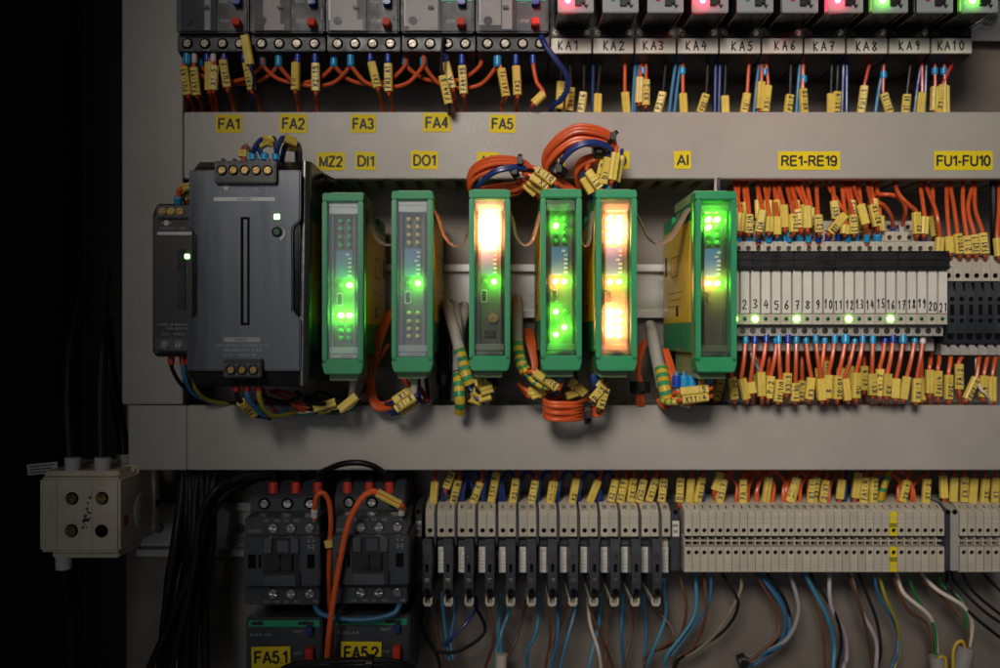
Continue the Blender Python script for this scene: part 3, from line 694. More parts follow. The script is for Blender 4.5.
def psu_small():
    d = 100.0
    t = thing('power_supply', Vector((PX(175, d), 0, PZ(280, d))), 'narrow black power supply beside the larger grey one', 'power supply')
    X0, X1 = PX(152, d), PX(206, d)
    m = MB(); m.prism([(d, PZ(215, d)), (d, PZ(352, d)), (d-4, PZ(357, d)), (12, PZ(357, d)), (12, PZ(202, d)), (d-6, PZ(202, d))], X0, X1); m.build('housing', 'black', t, bevel=1.0)
    m = MB(); m.pbox(156, 205, 206, 218, d+2.5, d-3); c = m.build('output_connector', 'slate', t, bevel=0.5)
    for x in (163, 171.5, 180):
        m = MB(); m.screw(P(x, 211.5, d+2.5), 2.1); m.build('screw', 'brass', c)
    m = MB(); m.pbox(155, 338, 206, 351, d+2.5, d-3); c = m.build('input_connector', 'slate', t, bevel=0.5)
    for x in (165, 179):
        m = MB(); m.screw(P(x, 344.5, d+2.5), 2.2); m.build('screw', 'screw_dark', c)
    m = MB(); q = P(166.5, 223, d); m.cyl(q+Vector((0, -0.05, 0)), (0, -1, 0), 1.6, 0.1, 16); m.box(q.x-2.8, q.x+2.8, q.y-0.1, q.y, q.z-0.15, q.z+0.15); m.build('polarity_mark', 'print_white', t)
    text('output_rating', '24VDC 1.5A', 173, 228.3, d, 26, 2.5, 'print_grey', t)
    m = MB(); m.pbox(157.2, 231.8, 200, 235, d+0.15, d-0.1); m.build('output_bar', 'print_white', t)
    text('input_rating', '100-240VAC', 177, 324.5, d, 38, 2.6, 'print_grey', t); text('input_rating', '90-350VDC', 182, 328.5, d, 30, 2.4, 'print_grey', t)
    text('input_poles', '-L/L1  +N/L2', 173, 334, d, 24, 2.4, 'print_grey', t)
    m = MB(); m.pbox(177, 249, 185.5, 309, d+0.8, d-0.5); m.build('slot_frame', 'black_gloss', t, bevel=0.4)
    m = MB(); m.pbox(184.5, 254, 188.8, 258.6, d+1.2, d-0.2); m.build('status_lamp', 'led_small', t, bevel=0.2)
    m = MB(); m.cyl(P(186.5, 271, d), (0, -1, 0), 1.9, 0.4, 16); m.build('trimmer', 'led_dark_green', t)
psu_small()

# ------------------------------------------------------------------ green modules
ZC = 28.4
def module(cx, dz, up, pw, lo, label, extra=None):
    d = 112.0; X = PX(cx, d); o = Vector((X, 0, ZC+dz))
    t = thing('signal_module', o, label, 'module', 'green signal modules on the rail')
    B = lambda m, x0, x1, d0, d1, z0, z1: m.box(X+x0, X+x1, -d1, -d0, o.z+z0, o.z+z1)
    h = 11.15
    m = MB(); m.prism([(99.4, o.z+45), (99.4, o.z-39.5), (12, o.z-39.5), (12, o.z+44), (40, o.z+44), (42, o.z+40), (62, o.z+40), (64, o.z+45)], X-h+0.5, X+h-0.5); m.build('housing', 'module_green', t, bevel=0.6, key='mod_housing')
    m = MB(); B(m, -h+1.5, h-1.5, 44, 99, 45.05, 51.3); B(m, -h+1.5, h-1.5, 50, 60, 40.1, 45); m.build('upper_connector', 'connector_green', t, bevel=0.7, key='mod_upc')
    m = MB(); B(m, -h+2.6, h-4, 42, 104, -53.3, -39.6); m.build('lower_connector', 'connector_green', t, bevel=0.5, key='mod_loc')
    for s in (-1, 1):
        m = MB(); xa = s*(h-0.5); B(m, min(xa, xa+s*0.15), max(xa, xa+s*0.15), 14, 96, -22, 35); sl = m.build('side_label', 'module_label', t, key=('mod_lab', s))
        m = MB(); xa = s*(h-0.30)
        for (da, db, za, zb) in [(40, 62, 18, 18.4), (40, 62, 6, 6.4), (40, 40.5, 6, 18), (61.5, 62, 6, 18), (30, 75, -4, -3.7), (36, 70, -8, -7.7), (30, 70, -12, -11.7), (55, 62, -18, -12), (20, 26, 8, 20)]:
            B(m, min(xa, xa+s*0.05), max(xa, xa+s*0.05), da, db, za, zb)
        m.build('label_print', 'ink', sl, key=('mod_print', s), smooth=False)
    # bezel: a frame round the window
    wx, zt, zb = 8.3, 44.2, -41.2
    m = MB()
    fr = [(-h, 49.2), (h, 49.2), (h, -43), (h-1.4, -49.4), (-h+1.4, -49.4), (-h, -43)]
    B(m, -h, -wx, 105.6, d, -44, 44.3); B(m, wx, h, 105.6, d, -44, 44.3)
    m.prism([(d, o.z+44.3), (d-1.5, o.z+49.2), (97, o.z+49.2), (97, o.z+44.3)], X-h, X+h)
    m.prism([(X-h, o.z-41.2), (X+h, o.z-41.2), (X+h, o.z-44.5), (X+h-1.3, o.z-49.4), (X-h+1.3, o.z-49.4), (X-h, o.z-44.5)], d, 97, 'y')
    m.build('bezel', 'module_green', t, bevel=0.55, key='mod_bezel', seg=2)
    for s in (-1, 1):
        xa = s*(h-0.9); m = MB(); B(m, min(xa, xa+s*0.5), max(xa, xa+s*0.5), 99.45, 105.55, zb+0.1, zt-0.1); m.build('added_glow_strip', 'glow_leak', t, key=('mod_diff', s))  # added strip, lets LED light leak out to make a glow round the module
    m = MB(); B(m, -wx, wx, 99.5, 101, zb, zt); m.build('panel', 'pcb', t, key='mod_panel')
    # clear window: front sheet, side ridges, lips at top and bottom
    m = MB(); B(m, -wx+0.1, wx-0.1, 109.2, 110.2, zb+0.2, zt-0.2); cv = m.build('window', 'clear_cover', t, key='mod_win')
    m = MB()
    for s in (-1, 1):
        xa = s*(wx-1.9); B(m, min(xa, xa-s*0.5), max(xa, xa-s*0.5), 101.2, 109.1, zb+6, zt-6)
    m.build('window_ridge', 'clear_ridge', cv, key='mod_ridge')
    m = MB(); B(m, -wx+0.6, wx-0.6, 103, 108.8, zt-6.2, zt-2.8); B(m, -wx+0.6, wx-0.6, 105, 108.8, zt-2.6, zt-0.6); B(m, -wx+0.6, wx-0.6, 103, 108.8, zb+3, zb+6.5); B(m, -wx+1.2, wx-1.2, 105, 108.9, zb+0.6, zb+2.4)
    m.build('window_lip', 'clear_lip', cv, key='mod_lip', bevel=0.3)
    m = MB(); B(m, -1.6, 4.5, 101, 108.9, zb+1.0, zb+1.7); m.build('catch', 'black', t, key='mod_catch', bevel=0.1)
    def led(x, z, st):
        m = MB(); q = Vector((X+x, -101.0, o.z+z))
        rr = 1.22
        m.cyl(q, (0, -1, 0), rr, 4.6, 10, caps=False); m.dome(q+Vector((0, -4.6, 0)), (0, -1, 0), rr, 1.0, 10, 2)
        m.build('led', {'g': 'led_green', 'o': 'led_orange', 'p': 'led_orange_low', 'd': 'led_green_faint', 'y': 'led_off_yellow', 'n': 'led_off_green'}[st], t, key=('led', x, z, st))
    for r_, row in enumerate(up):
        for c_, st in enumerate(row): led((-2.4, 2.4)[c_], (34.5, 30.2, 25.8, 21.7)[r_], st)
    led(-2.4, -0.6, pw[0]); led(2.4, -0.6, pw[1])
    for r_, row in enumerate(lo):
        for c_, st in enumerate(row): led((-2.4, 2.4)[c_], (-17.3, -21.7, -25.9, -29.9)[r_], st)
    m = MB(); B(m, -4.9, 4.2, 101, 104.5, 3.2, 18.4); dp = m.build('dip_switch', 'dip_blue', t, bevel=0.3, key='mod_dip')
    for k in range(6):
        z = 16.2-k*2.35; on = (k+int(cx)) % 3 != 0 or k > 2
        xa = 1.9 if on else 0.7
        m = MB(); B(m, xa, xa+2.0, 104.5, 105.6, z-0.55, z+0.55); m.build('slider', 'white_plastic', dp, bevel=0.15, key=('slider', k, on))
    m = MB(); B(m, -5.0, -1.4, 101, 102.6, -12.0, -4.9); us = m.build('service_port', 'steel', t, key='mod_usb', bevel=0.3)
    m = MB(); B(m, -4.4, -2.0, 102.6, 102.8, -11.3, -5.6); m.build('port_opening', 'void', us, key='mod_usb2')
    if extra == 'pot':
        q = Vector((X+2.0, -101.0, o.z-20.6))
        m = MB(); m.cyl(q, (0, -1, 0), 2.7, 2.5, 20); pt = m.build('trimmer', 'brass', t, bevel=0.2)
        m = MB(); m.screw(q+Vector((0, -2.5, 0)), 2.3, rot=0.8); m.build('trimmer_screw', 'brass', pt)
        m = MB(); B(m, -3, 3, 101, 103, -31, -27.5); m.build('chip', 'black_gloss', t, bevel=0.2)
    return t
dd = ['dd']*4; yy = ['yy']*4
module(342.5, -0.8, ['nn', 'nn', 'nn', 'nn'], 'ng', ['gg', 'nn', 'nn', 'nn'], 'green signal module next to the large power supply, lower pair of green lamps lit')
module(412, 0.3, yy, 'ng', yy, 'green signal module with unlit yellow lamps and one bright green lamp')
module(489.6, 1.0, ['oo', 'oo', 'oo', 'oo'], 'ng', [], 'green signal module with upper window flooded in orange light, brass trimmer below', 'pot')
module(561.3, 1.2, ['nn', 'gn', 'nn', 'nn'], 'pg', ['gn', 'nn', 'ng', 'gn'], 'green signal module with scattered green lamps lit above and below')
module(616.6, 1.0, ['pp', 'po', 'po', 'pp'], 'pg', ['op', 'pp', 'op', 'pp'], 'green signal module with two orange lit lamp fields, above and below')
module(716.5, 0.2, ['gg', 'gn', 'nn', 'nn'], 'pg', [], 'green signal module showing its yellow side label, next to the numbered slim relays')

# flat ribbon cables between the modules
def ribbon(pts, where):
    q = spline([P(*p) for p in pts], 8); m = MB(); n = len(q); vs = []; fs = []
    for i, p in enumerate(q):
        t = (q[min(i+1, n-1)]-q[max(i-1, 0)]).normalized(); nn = t.cross(Vector((0, 1, 0))).normalized()
        for a, b in ((-.6, -5), (.6, -3.6), (1.5, 4), (.3, 4)): vs.append(p + nn*a + Vector((0, b, 0)))
    for i in range(n-1):
        for k in range(4): fs.append((i*4+k, i*4+(k+1) % 4, i*4+4+(k+1) % 4, i*4+4+k))
    m.add(vs, fs); tag(m.build('ribbon_cable', 'ribbon', None, org=q[0].copy()), 'flat grey ribbon cable sagging ' + where, 'ribbon cable', 'ribbon cables between modules')
ribbon([(362, 202, 92), (367, 208, 92), (371, 224, 92), (378, 240, 92), (388, 246, 92), (398, 243, 92)], 'from the module next to the large power supply')
ribbon([(430, 207, 92), (437, 216, 92), (444, 236, 92), (454, 246.5, 92), (465, 243, 92), (470, 228, 92), (474, 214, 92)], 'towards the module flooded in orange light')
ribbon([(506, 205, 92), (512, 220, 92), (516, 237, 92), (524, 246, 92), (532, 242, 92), (537, 228, 92), (541, 213, 92), (547, 208, 92)], 'between orange flooded module and scattered green lamps module')
ribbon([(578, 230, 92), (583, 246, 92), (588.5, 243, 92), (590.5, 228, 92), (593, 214, 92), (600, 208, 92)], 'in the narrow gap before the two-field orange module')
ribbon([(633, 210, 92), (640, 222, 92), (648, 238, 92), (658, 244, 92), (670, 239, 92), (680, 224, 92), (688, 211, 92), (698, 206, 92)], 'towards the module with the yellow side label')
# ------------------------------------------------------------------ slim relays with handwritten numbers
D8 = 82.0
RX = lambda k: (745.2 + 10.42*(k-2) - 500)*S(D8)      # centre of slim relay k, mm
PIT = 10.42*S(D8)
def slim_first():
    X = RX(2); h = PIT/2 - 0.06
    t = thing('slim_relay', Vector((X, 0, PZ(290, D8))), 'x', 'slim relay', 'numbered slim relays')
    z = PZ
    m = MB()
    # base with three stepped tiers above and two below
    m.prism([(64, z(241.5, 67)), (64, z(336, 63)), (64, z(337.5, 66)), (65, z(339, 66)), (65, z(351, 66)), (10, z(351, 66)), (10, z(221, 37)), (35, z(221, 37)), (35, z(231, 37)), (50, z(231.5, 52)), (50, z(241.5, 52))], X-h, X+h)
    m.build('base', 'grey_plastic', t, bevel=0.2)
    for (ya, yb, dd_, dep) in ((241.5, 252.5, 67, 3), (231.3, 241, 52.5, 2.4), (221, 230.6, 37.5, 2.4)):
        m = MB(); za, zb_ = z(yb, dd_), z(ya, dd_)
        m.holed(X-h, X+h, -dd_, za, zb_, X, za+(zb_-za)*0.36, 1.55, 2.0, 12)
        m.box(X-h, X+h, -dd_+2.01, -dd_+dep+0.5, za, zb_)
        m.add([(X-h, -dd_, zb_), (X+h, -dd_, zb_), (X+h, -dd_+3, zb_), (X-h, -dd_+3, zb_)], [(0, 1, 2, 3)])
        m.add([(X-h, -dd_, za), (X+h, -dd_, za), (X+h, -dd_+3, za), (X-h, -dd_+3, za)], [(0, 1, 2, 3)])
        for s in (-1, 1): m.add([(X+s*h, -dd_, za), (X+s*h, -dd_, zb_), (X+s*h, -dd_+3, zb_), (X+s*h, -dd_+3, za)], [(0, 1, 2, 3)])
        tp = m.build('upper_terminal', 'beige', t)
        m = MB(); q = Vector((X, -dd_+1.6, za+(zb_-za)*0.36)); m.screw(q, 1.3, rot=0.4); m.build('clamp_screw', 'screw_dark', tp)
    m = MB(); m.box(X-h+0.5, X+h-0.5, -D8, -62, z(313.5, D8), z(266, D8)); m.build('marker_plate', 'white_paper', t, bevel=0.25)
    m = MB(); m.box(X-h, X+h, -D8+1.0, -60, z(324.5, D8), z(313.7, D8)); m.build('lamp_block', 'beige', t, bevel=0.2)
    m = MB(); m.box(X-h, X+h, -76, -58, z(336, 76), z(325.2, 76)); m.build('lower_terminal', 'grey_plastic', t, bevel=0.2)
    m = MB(); m.screw(Vector((X, -76, z(330.5, 76))), 1.75, rot=0.5); m.build('clamp_screw', 'screw_dark', t)
    return t
sl0 = slim_first()
SLIM = {2: sl0}
LIT = {1, 3, 7, 12, 16}
for k in [1] + list(range(3, 22)): SLIM[k] = dup(sl0, RX(k)-RX(2), 0)
for k, t in SLIM.items():
    X = RX(k)
    t['label'] = 'slim relay with handwritten number %s on its white plate%s' % (NUM[k], ', green lamp lit' if k in LIT else '')
    if k == 1: t['label'] = 'slim relay half hidden behind the module with the yellow side label, green lamp lit'
    m = MB(); q = Vector((X, -D8+0.95, PZ(318.8, D8)))
    if k in LIT: m.dome(q, (0, -1, 0), 1.9, 0.9, 12, 3); m.build('lamp', 'led_relay', t)
    else: m.dome(q, (0, -1, 0), 1.25, 0.5, 12, 3); m.build('lamp', 'led_dark_green', t)
    if k > 1:
        sm = MB(); s = str(k)
        strokes(sm, s, (X-0.1+random.uniform(-.2, .2), -D8-0.08, PZ(304.5+random.uniform(-1, 1) + (2.5 if k > 19 else 0), D8)), (1, 0, 0), (0, 0, 1), 5.0, 2.7 if k < 10 else 1.8, 2.6, 0.68, 0.07)
        pl = [c for c in t.children if c.name.startswith('marker_plate')][0]
        sm.build('handwriting', 'ink', pl, smooth=False)
m = MB()
t = thing('jumper_bar', Vector((PX(843, 84), 0, PZ(261, 84))), 'long black comb jumper bar lying above the numbered white plates', 'jumper bar')
xs = [734, 752.5, 794.5, 836, 899, 950.5]
for a, b in zip(xs, xs[1:]):
    m = MB(); m.pbox(a+0.15, 252.5, b-0.15, 269.5, 85, 60); m.build('segment', 'black', t, bevel=0.5)
m = MB(); m.pbox(734, 250.8, 950, 252.3, 83.5, 66); m.pbox(737, 258.6, 952.3, 260.0, 85.6, 84); m.pbox(737, 266, 952.3, 267.2, 85.6, 84); m.build('rib', 'black', t, bevel=0.3)

# ------------------------------------------------------------------ lever fuse terminals at the right (FU1-FU10)
def fu_first():
    d = 62.0; X = PX(950.0, d); h = 9.42*S(d)/2 - 0.06
    t = thing('fuse_terminal', Vector((X, 0, PZ(300, d))), 'x', 'fuse terminal', 'slate lever fuse terminals')
    m = MB(); za, zb_ = PZ(281.5, 60), PZ(256, 60)
    m.prism([(59.5, zb_), (59.5, za), (12, za), (12, zb_+1.2), (52, zb_+1.2)], X-h, X+h); cap = m.build('upper_terminal', 'beige', t, bevel=0.25)
    m = MB(); m.holed(X-h+.2, X+h-.2, -60.2, za+0.3, za+8, X, za+3.5, 1.6, 0.68, 12); m.build('screw_hole', 'beige', t)
    m = MB(); m.cyl((X, -59.6, za+3.5), (0, -1, 0), 1.5, 0.12, 12); m.build('hole_bottom', 'void', t)
    m = MB(); m.prism([(d, PZ(282, d)), (d+2.5, PZ(292, d)), (d+2.5, PZ(329, d)), (d-3, PZ(344, d)), (12, PZ(344, d)), (12, PZ(282, d))], X-h, X+h); lv = m.build('lever', 'slate', t, bevel=0.35)
    for (yy_, rr) in ((299, 1.45), (320.5, 1.35), (334.5, 2.1)):
        dd_ = d+2.55 if yy_ < 330 else d+0.9
        m = MB(); m.cyl(Vector((X, -dd_, PZ(yy_, d+2.5))), (0, -1, 0), rr, 0.12, 14); m.build('test_hole', 'void', lv)
    m = MB(); m.box(X-1.15, X+1.15, -d-2.75, -d-2, PZ(315, d+2.5), PZ(304.5, d+2.5)); m.build('lens_slot', 'void', lv)
    m = MB(); m.box(X+h-1.4, X+h-0.6, -d-2.2, -d+2, PZ(291, d), PZ(282.5, d)); m.build('hinge_slot', 'void', lv)
    m = MB(); m.prism([(X-h, PZ(355, 55)), (X+h, PZ(355, 55)), (X+h, PZ(349, 55)), (X+0.6, PZ(346, 55)), (X+0.2, PZ(342, 55)), (X-h+0.6, PZ(340, 55)), (X-h, PZ(346, 55))], 57, 12, 'y'); m.build('foot', 'grey_plastic', t, bevel=0.2)
    return t
fu0 = fu_first(); FUP = 9.42*S(62)
ORD = ['', 'first', 'second', 'third', 'fourth', 'fifth', 'sixth', 'seventh', 'eighth', 'ninth', 'tenth', 'eleventh', 'twelfth', 'thirteenth', 'fourteenth', 'fifteenth', 'sixteenth', 'seventeenth', 'eighteenth', 'nineteenth', 'twentieth', 'twenty-first', 'twenty-second', 'twenty-third', 'twenty-fourth', 'twenty-fifth', 'twenty-sixth']
for k in range(0, 7):
    t = fu0 if k == 0 else dup(fu0, k*FUP, 0)
    t['label'] = '%s slate lever fuse terminal counted from the slim relay numbered 21' % ORD[k+1]

# ------------------------------------------------------------------ terminals of the lower row
def feed_profile(X, h, t, key, low=True):
    z = PZ
    m = MB(); m.prism([(8, z(503, 40)), (40, z(503, 40)), (47, z(511, 47)), (47, z(536, 47)), (40, z(536, 47)), (40, z(546.5, 47)), (47, z(546.5, 47)) if low else (40, z(550, 47)), (47, z(572.5, 47)) if low else (40, z(572.5, 47)), (8, z(572.5, 47))], X-h, X+h)
    return m
def feed_first(X, h):
    z = PZ
    t = thing('feed_through_terminal', Vector((X, 0, z(538, 48))), 'x', 'terminal', 'beige feed-through terminals')
    m = feed_profile(X, h, t, 'a'); m.build('body', 'beige', t, bevel=0.22)
    for ya, yb, hy in ((511.5, 536, 530.4), (546.5, 572, 552.4)):
        zz0, zz1 = z(yb, 48), z(ya, 48)
        m = MB(); m.holed(X-h+.12, X+h-.12, -48.2, zz0+.2, zz1-.2, X+0.25, z(hy, 48), 1.35, 1.3, 12)
        y0 = -48.2
        for s in (-1, 1): m.add([(X+s*(h-.12), y0, zz0+.2), (X+s*(h-.12), y0, zz1-.2), (X+s*(h-.12), y0+1.3, zz1-.2), (X+s*(h-.12), y0+1.3, zz0+.2)], [(0, 1, 2, 3)])
        m.add([(X-h+.12, y0, zz1-.2), (X+h-.12, y0, zz1-.2), (X+h-.12, y0+1.3, zz1-.2), (X-h+.12, y0+1.3, zz1-.2)], [(0, 1, 2, 3)])
        m.add([(X-h+.12, y0, zz0+.2), (X+h-.12, y0, zz0+.2), (X+h-.12, y0+1.3, zz0+.2), (X-h+.12, y0+1.3, zz0+.2)], [(0, 1, 2, 3)])
        fp = m.build('face', 'beige', t)
        m = MB(); m.cyl((X+0.25, -47.05, z(hy, 48)), (0, -1, 0), 1.3, 0.1, 12); m.build('screw', 'void', fp)  # screw coloured near black: the shade down the hole is painted on
        m = MB()
        for yl in ((516.5, 519, 523) if ya < 520 else (560.5, 564, 567)): m.box(X-h+.12, X+h-.12, -48.33, -48.19, z(yl+.45, 48), z(yl, 48))
        m.build('moulded_line', 'grey_plastic', fp, smooth=False)
    m = MB(); m.box(X-h+0.5, X+h-0.5, -40.6, -40.05, z(545.5, 41), z(541.6, 41)); m.box(X-h+0.5, X+h-0.5, -40.6, -40.05, z(540, 41), z(537, 41)); m.build('bridge_socket', 'void', t)
    m = MB(); m.box(X-h+0.05, X-h+0.75, -46.4, -40, z(545.5, 46), z(537.5, 46)); m.box(X-h, X+h, -45, -40, z(541.4, 45), z(540.2, 45)); m.build('socket_wall', 'beige', t)
    return t
DT = 48.2
X0m = PX(688.3, DT); PM = 7.89*S(DT)
ft0 = feed_first(X0m, PM/2-0.05)
EARTH = 26
FEEDX = []
def numtxt(t, X, s):
    # handwritten number on the sloping marker strip
    sm = MB(); a = Vector((0, -7, -(PZ(503, 40)-PZ(511, 47)))).normalized()
    c = Vector((X, -43.5, (PZ(503, 40)+PZ(511, 47))/2)) + Vector((0, -0.12, 0.12))
    strokes(sm, s, c, (1, 0, 0), -a, 3.0, 1.5 if len(s) < 2 else 1.15, 1.7, 0.32, 0.1)
    sm.build('handwriting', 'ink', t, smooth=False)
def ordlab(i):
    if i == EARTH: return 'yellow and green earth terminal among the beige terminals'
    n = abs(i-EARTH)
    return '%s beige terminal from the yellow earth terminal, on the side %s' % (ORD[n], 'of the slate fuse levers' if i < EARTH else 'of the short end block')
for i in range(33):
    t = ft0 if i == 0 else dup(ft0, i*PM, 0)
    X = X0m + i*PM; FEEDX.append(X)
    t['label'] = ordlab(i)
    if i == EARTH:
        for c in t.children:
            if c.name.startswith('face'):
                c.data = c.data.copy(); c.data.materials.clear(); c.data.materials.append(MATS['sticker_yellow'])
        m = MB()
        for za, zb_ in ((523, 527), (557, 561.5)): m.box(X-PM/2+0.17, X+PM/2-0.17, -48.4, -48.21, PZ(zb_, 48), PZ(za, 48))
        m.build('green_band', 'olive', t)
    numtxt(t, X, str((i % 24)+1))
X0r = PX(963.6, DT); PR = 8.1*S(DT)
for i in range(6):
    t = dup(ft0, X0r - X0m + i*PR, 0)
    t['group'] = 'short block of beige end terminals'
    t['label'] = '%s beige terminal of the short end block, counted from its slate divider' % ORD[i+1]
    numtxt(t, X0r+i*PR, str(i+1))
def bracket(x0, x1, lab, tagged, dark='slate'):
    d = 50.0
    t = thing('end_bracket', Vector((PX((x0+x1)/2, d), 0, PZ(540, d))), lab, 'end bracket', 'end brackets of the terminal rows')
    m = MB(); m.prism([(10, PZ(503, 40)), (38, PZ(503, 40)), (d, PZ(512, d)), (d, PZ(571, d)), (10, PZ(571, d))], PX(x0, d), PX(x1, d)); m.build('body', dark, t, bevel=0.5)
    if tagged:
        m = MB(); m.pbox(x0+1, 521, x1-0.3, 536.5, d+0.6, d-0.2); g = m.build('tag', 'white_paper', t)
        sm = MB(); strokes(sm, tagged, P((x0+x1)/2, 528.5, d+0.6)+Vector((0, -0.1, 0)), (0, 0, 1), (-1, 0, 0), 2.8, 2.4, 3.4, 0.5)
        sm.build('handwriting', 'ink', g, smooth=False)
    m = MB(); m.cyl(P((x0+x1)/2, 512, d)+Vector((0, 0.2, 0)), (0, -1, 0), 1.5, 0.5, 12); m.build('screw', 'void', t)  # black disc, hole shade put into the screw colour
bracket(671.5, 679.5, 'slate end bracket tagged X3 between the fuse levers and beige terminals', 'X3')
bracket(945.6, 950.5, 'narrow slate divider ahead of the short block of beige terminals', None)
bracket(950.8, 958.6, 'grey end plate of the short block of beige terminals', None, 'grey_plastic')
bracket(414.5, 421.5, 'slate end bracket tagged X2 beside the contactor', 'X2')
# fuse-lever terminals and their white neighbours, alternating
def small_feed(X, h):
    z = PZ
    t = thing('feed_through_terminal', Vector((X, 0, z(538, 48))), 'x', 'terminal', 'beige terminals between fuse levers')
    m = feed_profile(X, h, t, 'b', False); m.build('body', 'beige', t, bevel=0.22)
    zz0, zz1 = z(536.3, 48), z(511.5, 48)
    m = MB(); m.holed(X-h+.12, X+h-.12, -48.2, zz0, zz1, X+0.2, z(530.5, 48), 1.5, 1.15, 12); m.build('face', 'beige', t)
    m = MB(); m.cyl((X+0.2, -47.1, z(530.5, 48)), (0, -1, 0), 1.4, 0.1, 12); m.build('screw', 'void', t)  # black disc paints the dark of the screw hole
    zz0, zz1 = z(572.5, 46), z(547, 46)
    hh = h-0.7; Xl = X-0.3
    m = MB(); m.holed(Xl-hh, Xl+hh, -46, zz0, zz1, Xl+0.5, z(552.5, 46), 1.35, 1.1, 12); m.box(Xl-hh, Xl+hh, -44.85, -38, zz0, zz1); m.build('lower_face', 'white_plastic', t)
    m = MB()
    for yl in (560.5, 564, 567.5): m.box(Xl-hh+.1, Xl+hh-.1, -46.15, -45.95, z(yl+.5, 46), z(yl, 46))
    m.build('moulded_line', 'grey_plastic', t, smooth=False)
    m = MB()
    for yl in (516.5, 519, 523): m.box(X-h+.15, X+h-.15, -48.35, -48.15, z(yl+.45, 48), z(yl, 48))
    m.build('moulded_line', 'grey_plastic', t, smooth=False)
    return t
def lever_terminal(X, h):
    z = PZ; d = 62.0
    t = thing('fuse_terminal', Vector((X, 0, z(550, 48))), 'x', 'fuse terminal', 'slate fuse levers in the lower row')
    m = feed_profile(X, h, t, 'c', False); m.build('body', 'beige', t, bevel=0.22)
    zz0, zz1 = z(536.3, 48), z(511.5, 48)
    m = MB(); m.holed(X-h+.12, X+h-.12, -48.2, zz0, zz1, X+0.2, z(530.5, 48), 1.5, 1.15, 12); m.build('face', 'beige', t)
    m = MB(); m.cyl((X+0.2, -47.1, z(530.5, 48)), (0, -1, 0), 1.4, 0.1, 12); m.build('screw', 'void', t)  # screw blackened to paint the shade in its hole
    m = MB()
    for yl in (516.5, 519, 523): m.box(X-h+.15, X+h-.15, -48.35, -48.15, z(yl+.45, 48), z(yl, 48))
    m.build('moulded_line', 'grey_plastic', t, smooth=False)
    # slate divider beside the terminal and the cross bracket
    m = MB(); m.prism([(8, z(504, 40)), (41, z(504, 40)), (50.5, z(514, 50)), (50.5, z(546, 50)), (8, z(546, 50))], X+h+0.1, X+h+1.35); m.build('divider', 'slate_lit', t, bevel=0.15)
    Xl = PX(448, d)-PX(450.3, 48.2) + X; w = 2.75
    m = MB(); m.prism([(52, z(539.5, 52)), (d-3, z(540, d)), (d, z(544, d)), (d, z(588, d)), (d-4, z(597, d)), (14, z(597, d)), (14, z(548, 52))], Xl-w, Xl+w); lv = m.build('lever', 'slate_lit', t, bevel=0.4)
    m = MB(); m.cyl((Xl, -d-0.02, z(556.5, d)), (0, -1, 0), 1.45, 0.4, 14, 1.2); m.build('rivet', 'screw_dark', lv)
    m = MB(); m.box(Xl-0.95, Xl+0.95, -d-0.12, -d+0.5, z(572, d), z(564, d)); m.build('lens_slot', 'void', lv)
    m = MB(); m.box(Xl-1.3, Xl+1.3, -d-0.3, -d+0.4, z(581.8, d), z(578.4, d)); m.build('test_contact', 'steel', lv, bevel=0.2)
    m = MB(); m.cyl((Xl, -d-0.0, z(591.5, d)), (0, -1, 0), 1.8, 0.3, 14); m.build('finger_hole', 'void', lv)
    m = MB(); m.box(Xl+w+0.1, Xl+w+0.8, -d+6, -20, z(598, d), z(585, d)); m.build('side_clip', 'slate', lv)
    m = MB(); m.prism([(Xl-w, z(597.5, 56)), (Xl-w, z(603.5, 56)), (Xl-1.6, z(606, 56)), (Xl+1.6, z(606, 56)), (Xl+w, z(603.5, 56)), (Xl+w, z(597.5, 56)), (Xl+1.5, z(597.5, 56)), (Xl+1.5, z(602.5, 56)), (Xl-1.5, z(602.5, 56)), (Xl-1.5, z(597.5, 56))], 57, 20, 'y'); m.build('foot', 'beige', t, bevel=0.2)
    m = MB(); m.box(X-h-5.0, X+h+1.2, -47.5, -40.5, z(545.5, 47), z(540.5, 47)); m.build('cross_bracket', 'slate', t, bevel=0.3)
    return t
hf = 8.75*S(48.2)/2
PU = 20.42*S(48.2)
XL0 = PX(429.8, 48.2)
lv0 = lever_terminal(XL0, hf)
sf0 = small_feed(PX(441.5, 48.2), hf)
LEVX = []
for i in range(12):
    t = lv0 if i == 0 else dup(lv0, i*PU, 0); LEVX.append(XL0+i*PU)
    t['label'] = '%s slate fuse lever terminal from the contactors, under its beige top' % ORD[i+1]
    numtxt(t, XL0+i*PU, str(2*i+1))
    t = sf0 if i == 0 else dup(sf0, i*PU, 0)
    t['label'] = '%s short white faced terminal from the contactors, beside a fuse lever' % ORD[i+1]
    numtxt(t, PX(441.5, 48.2)+i*PU, str(2*i+2))

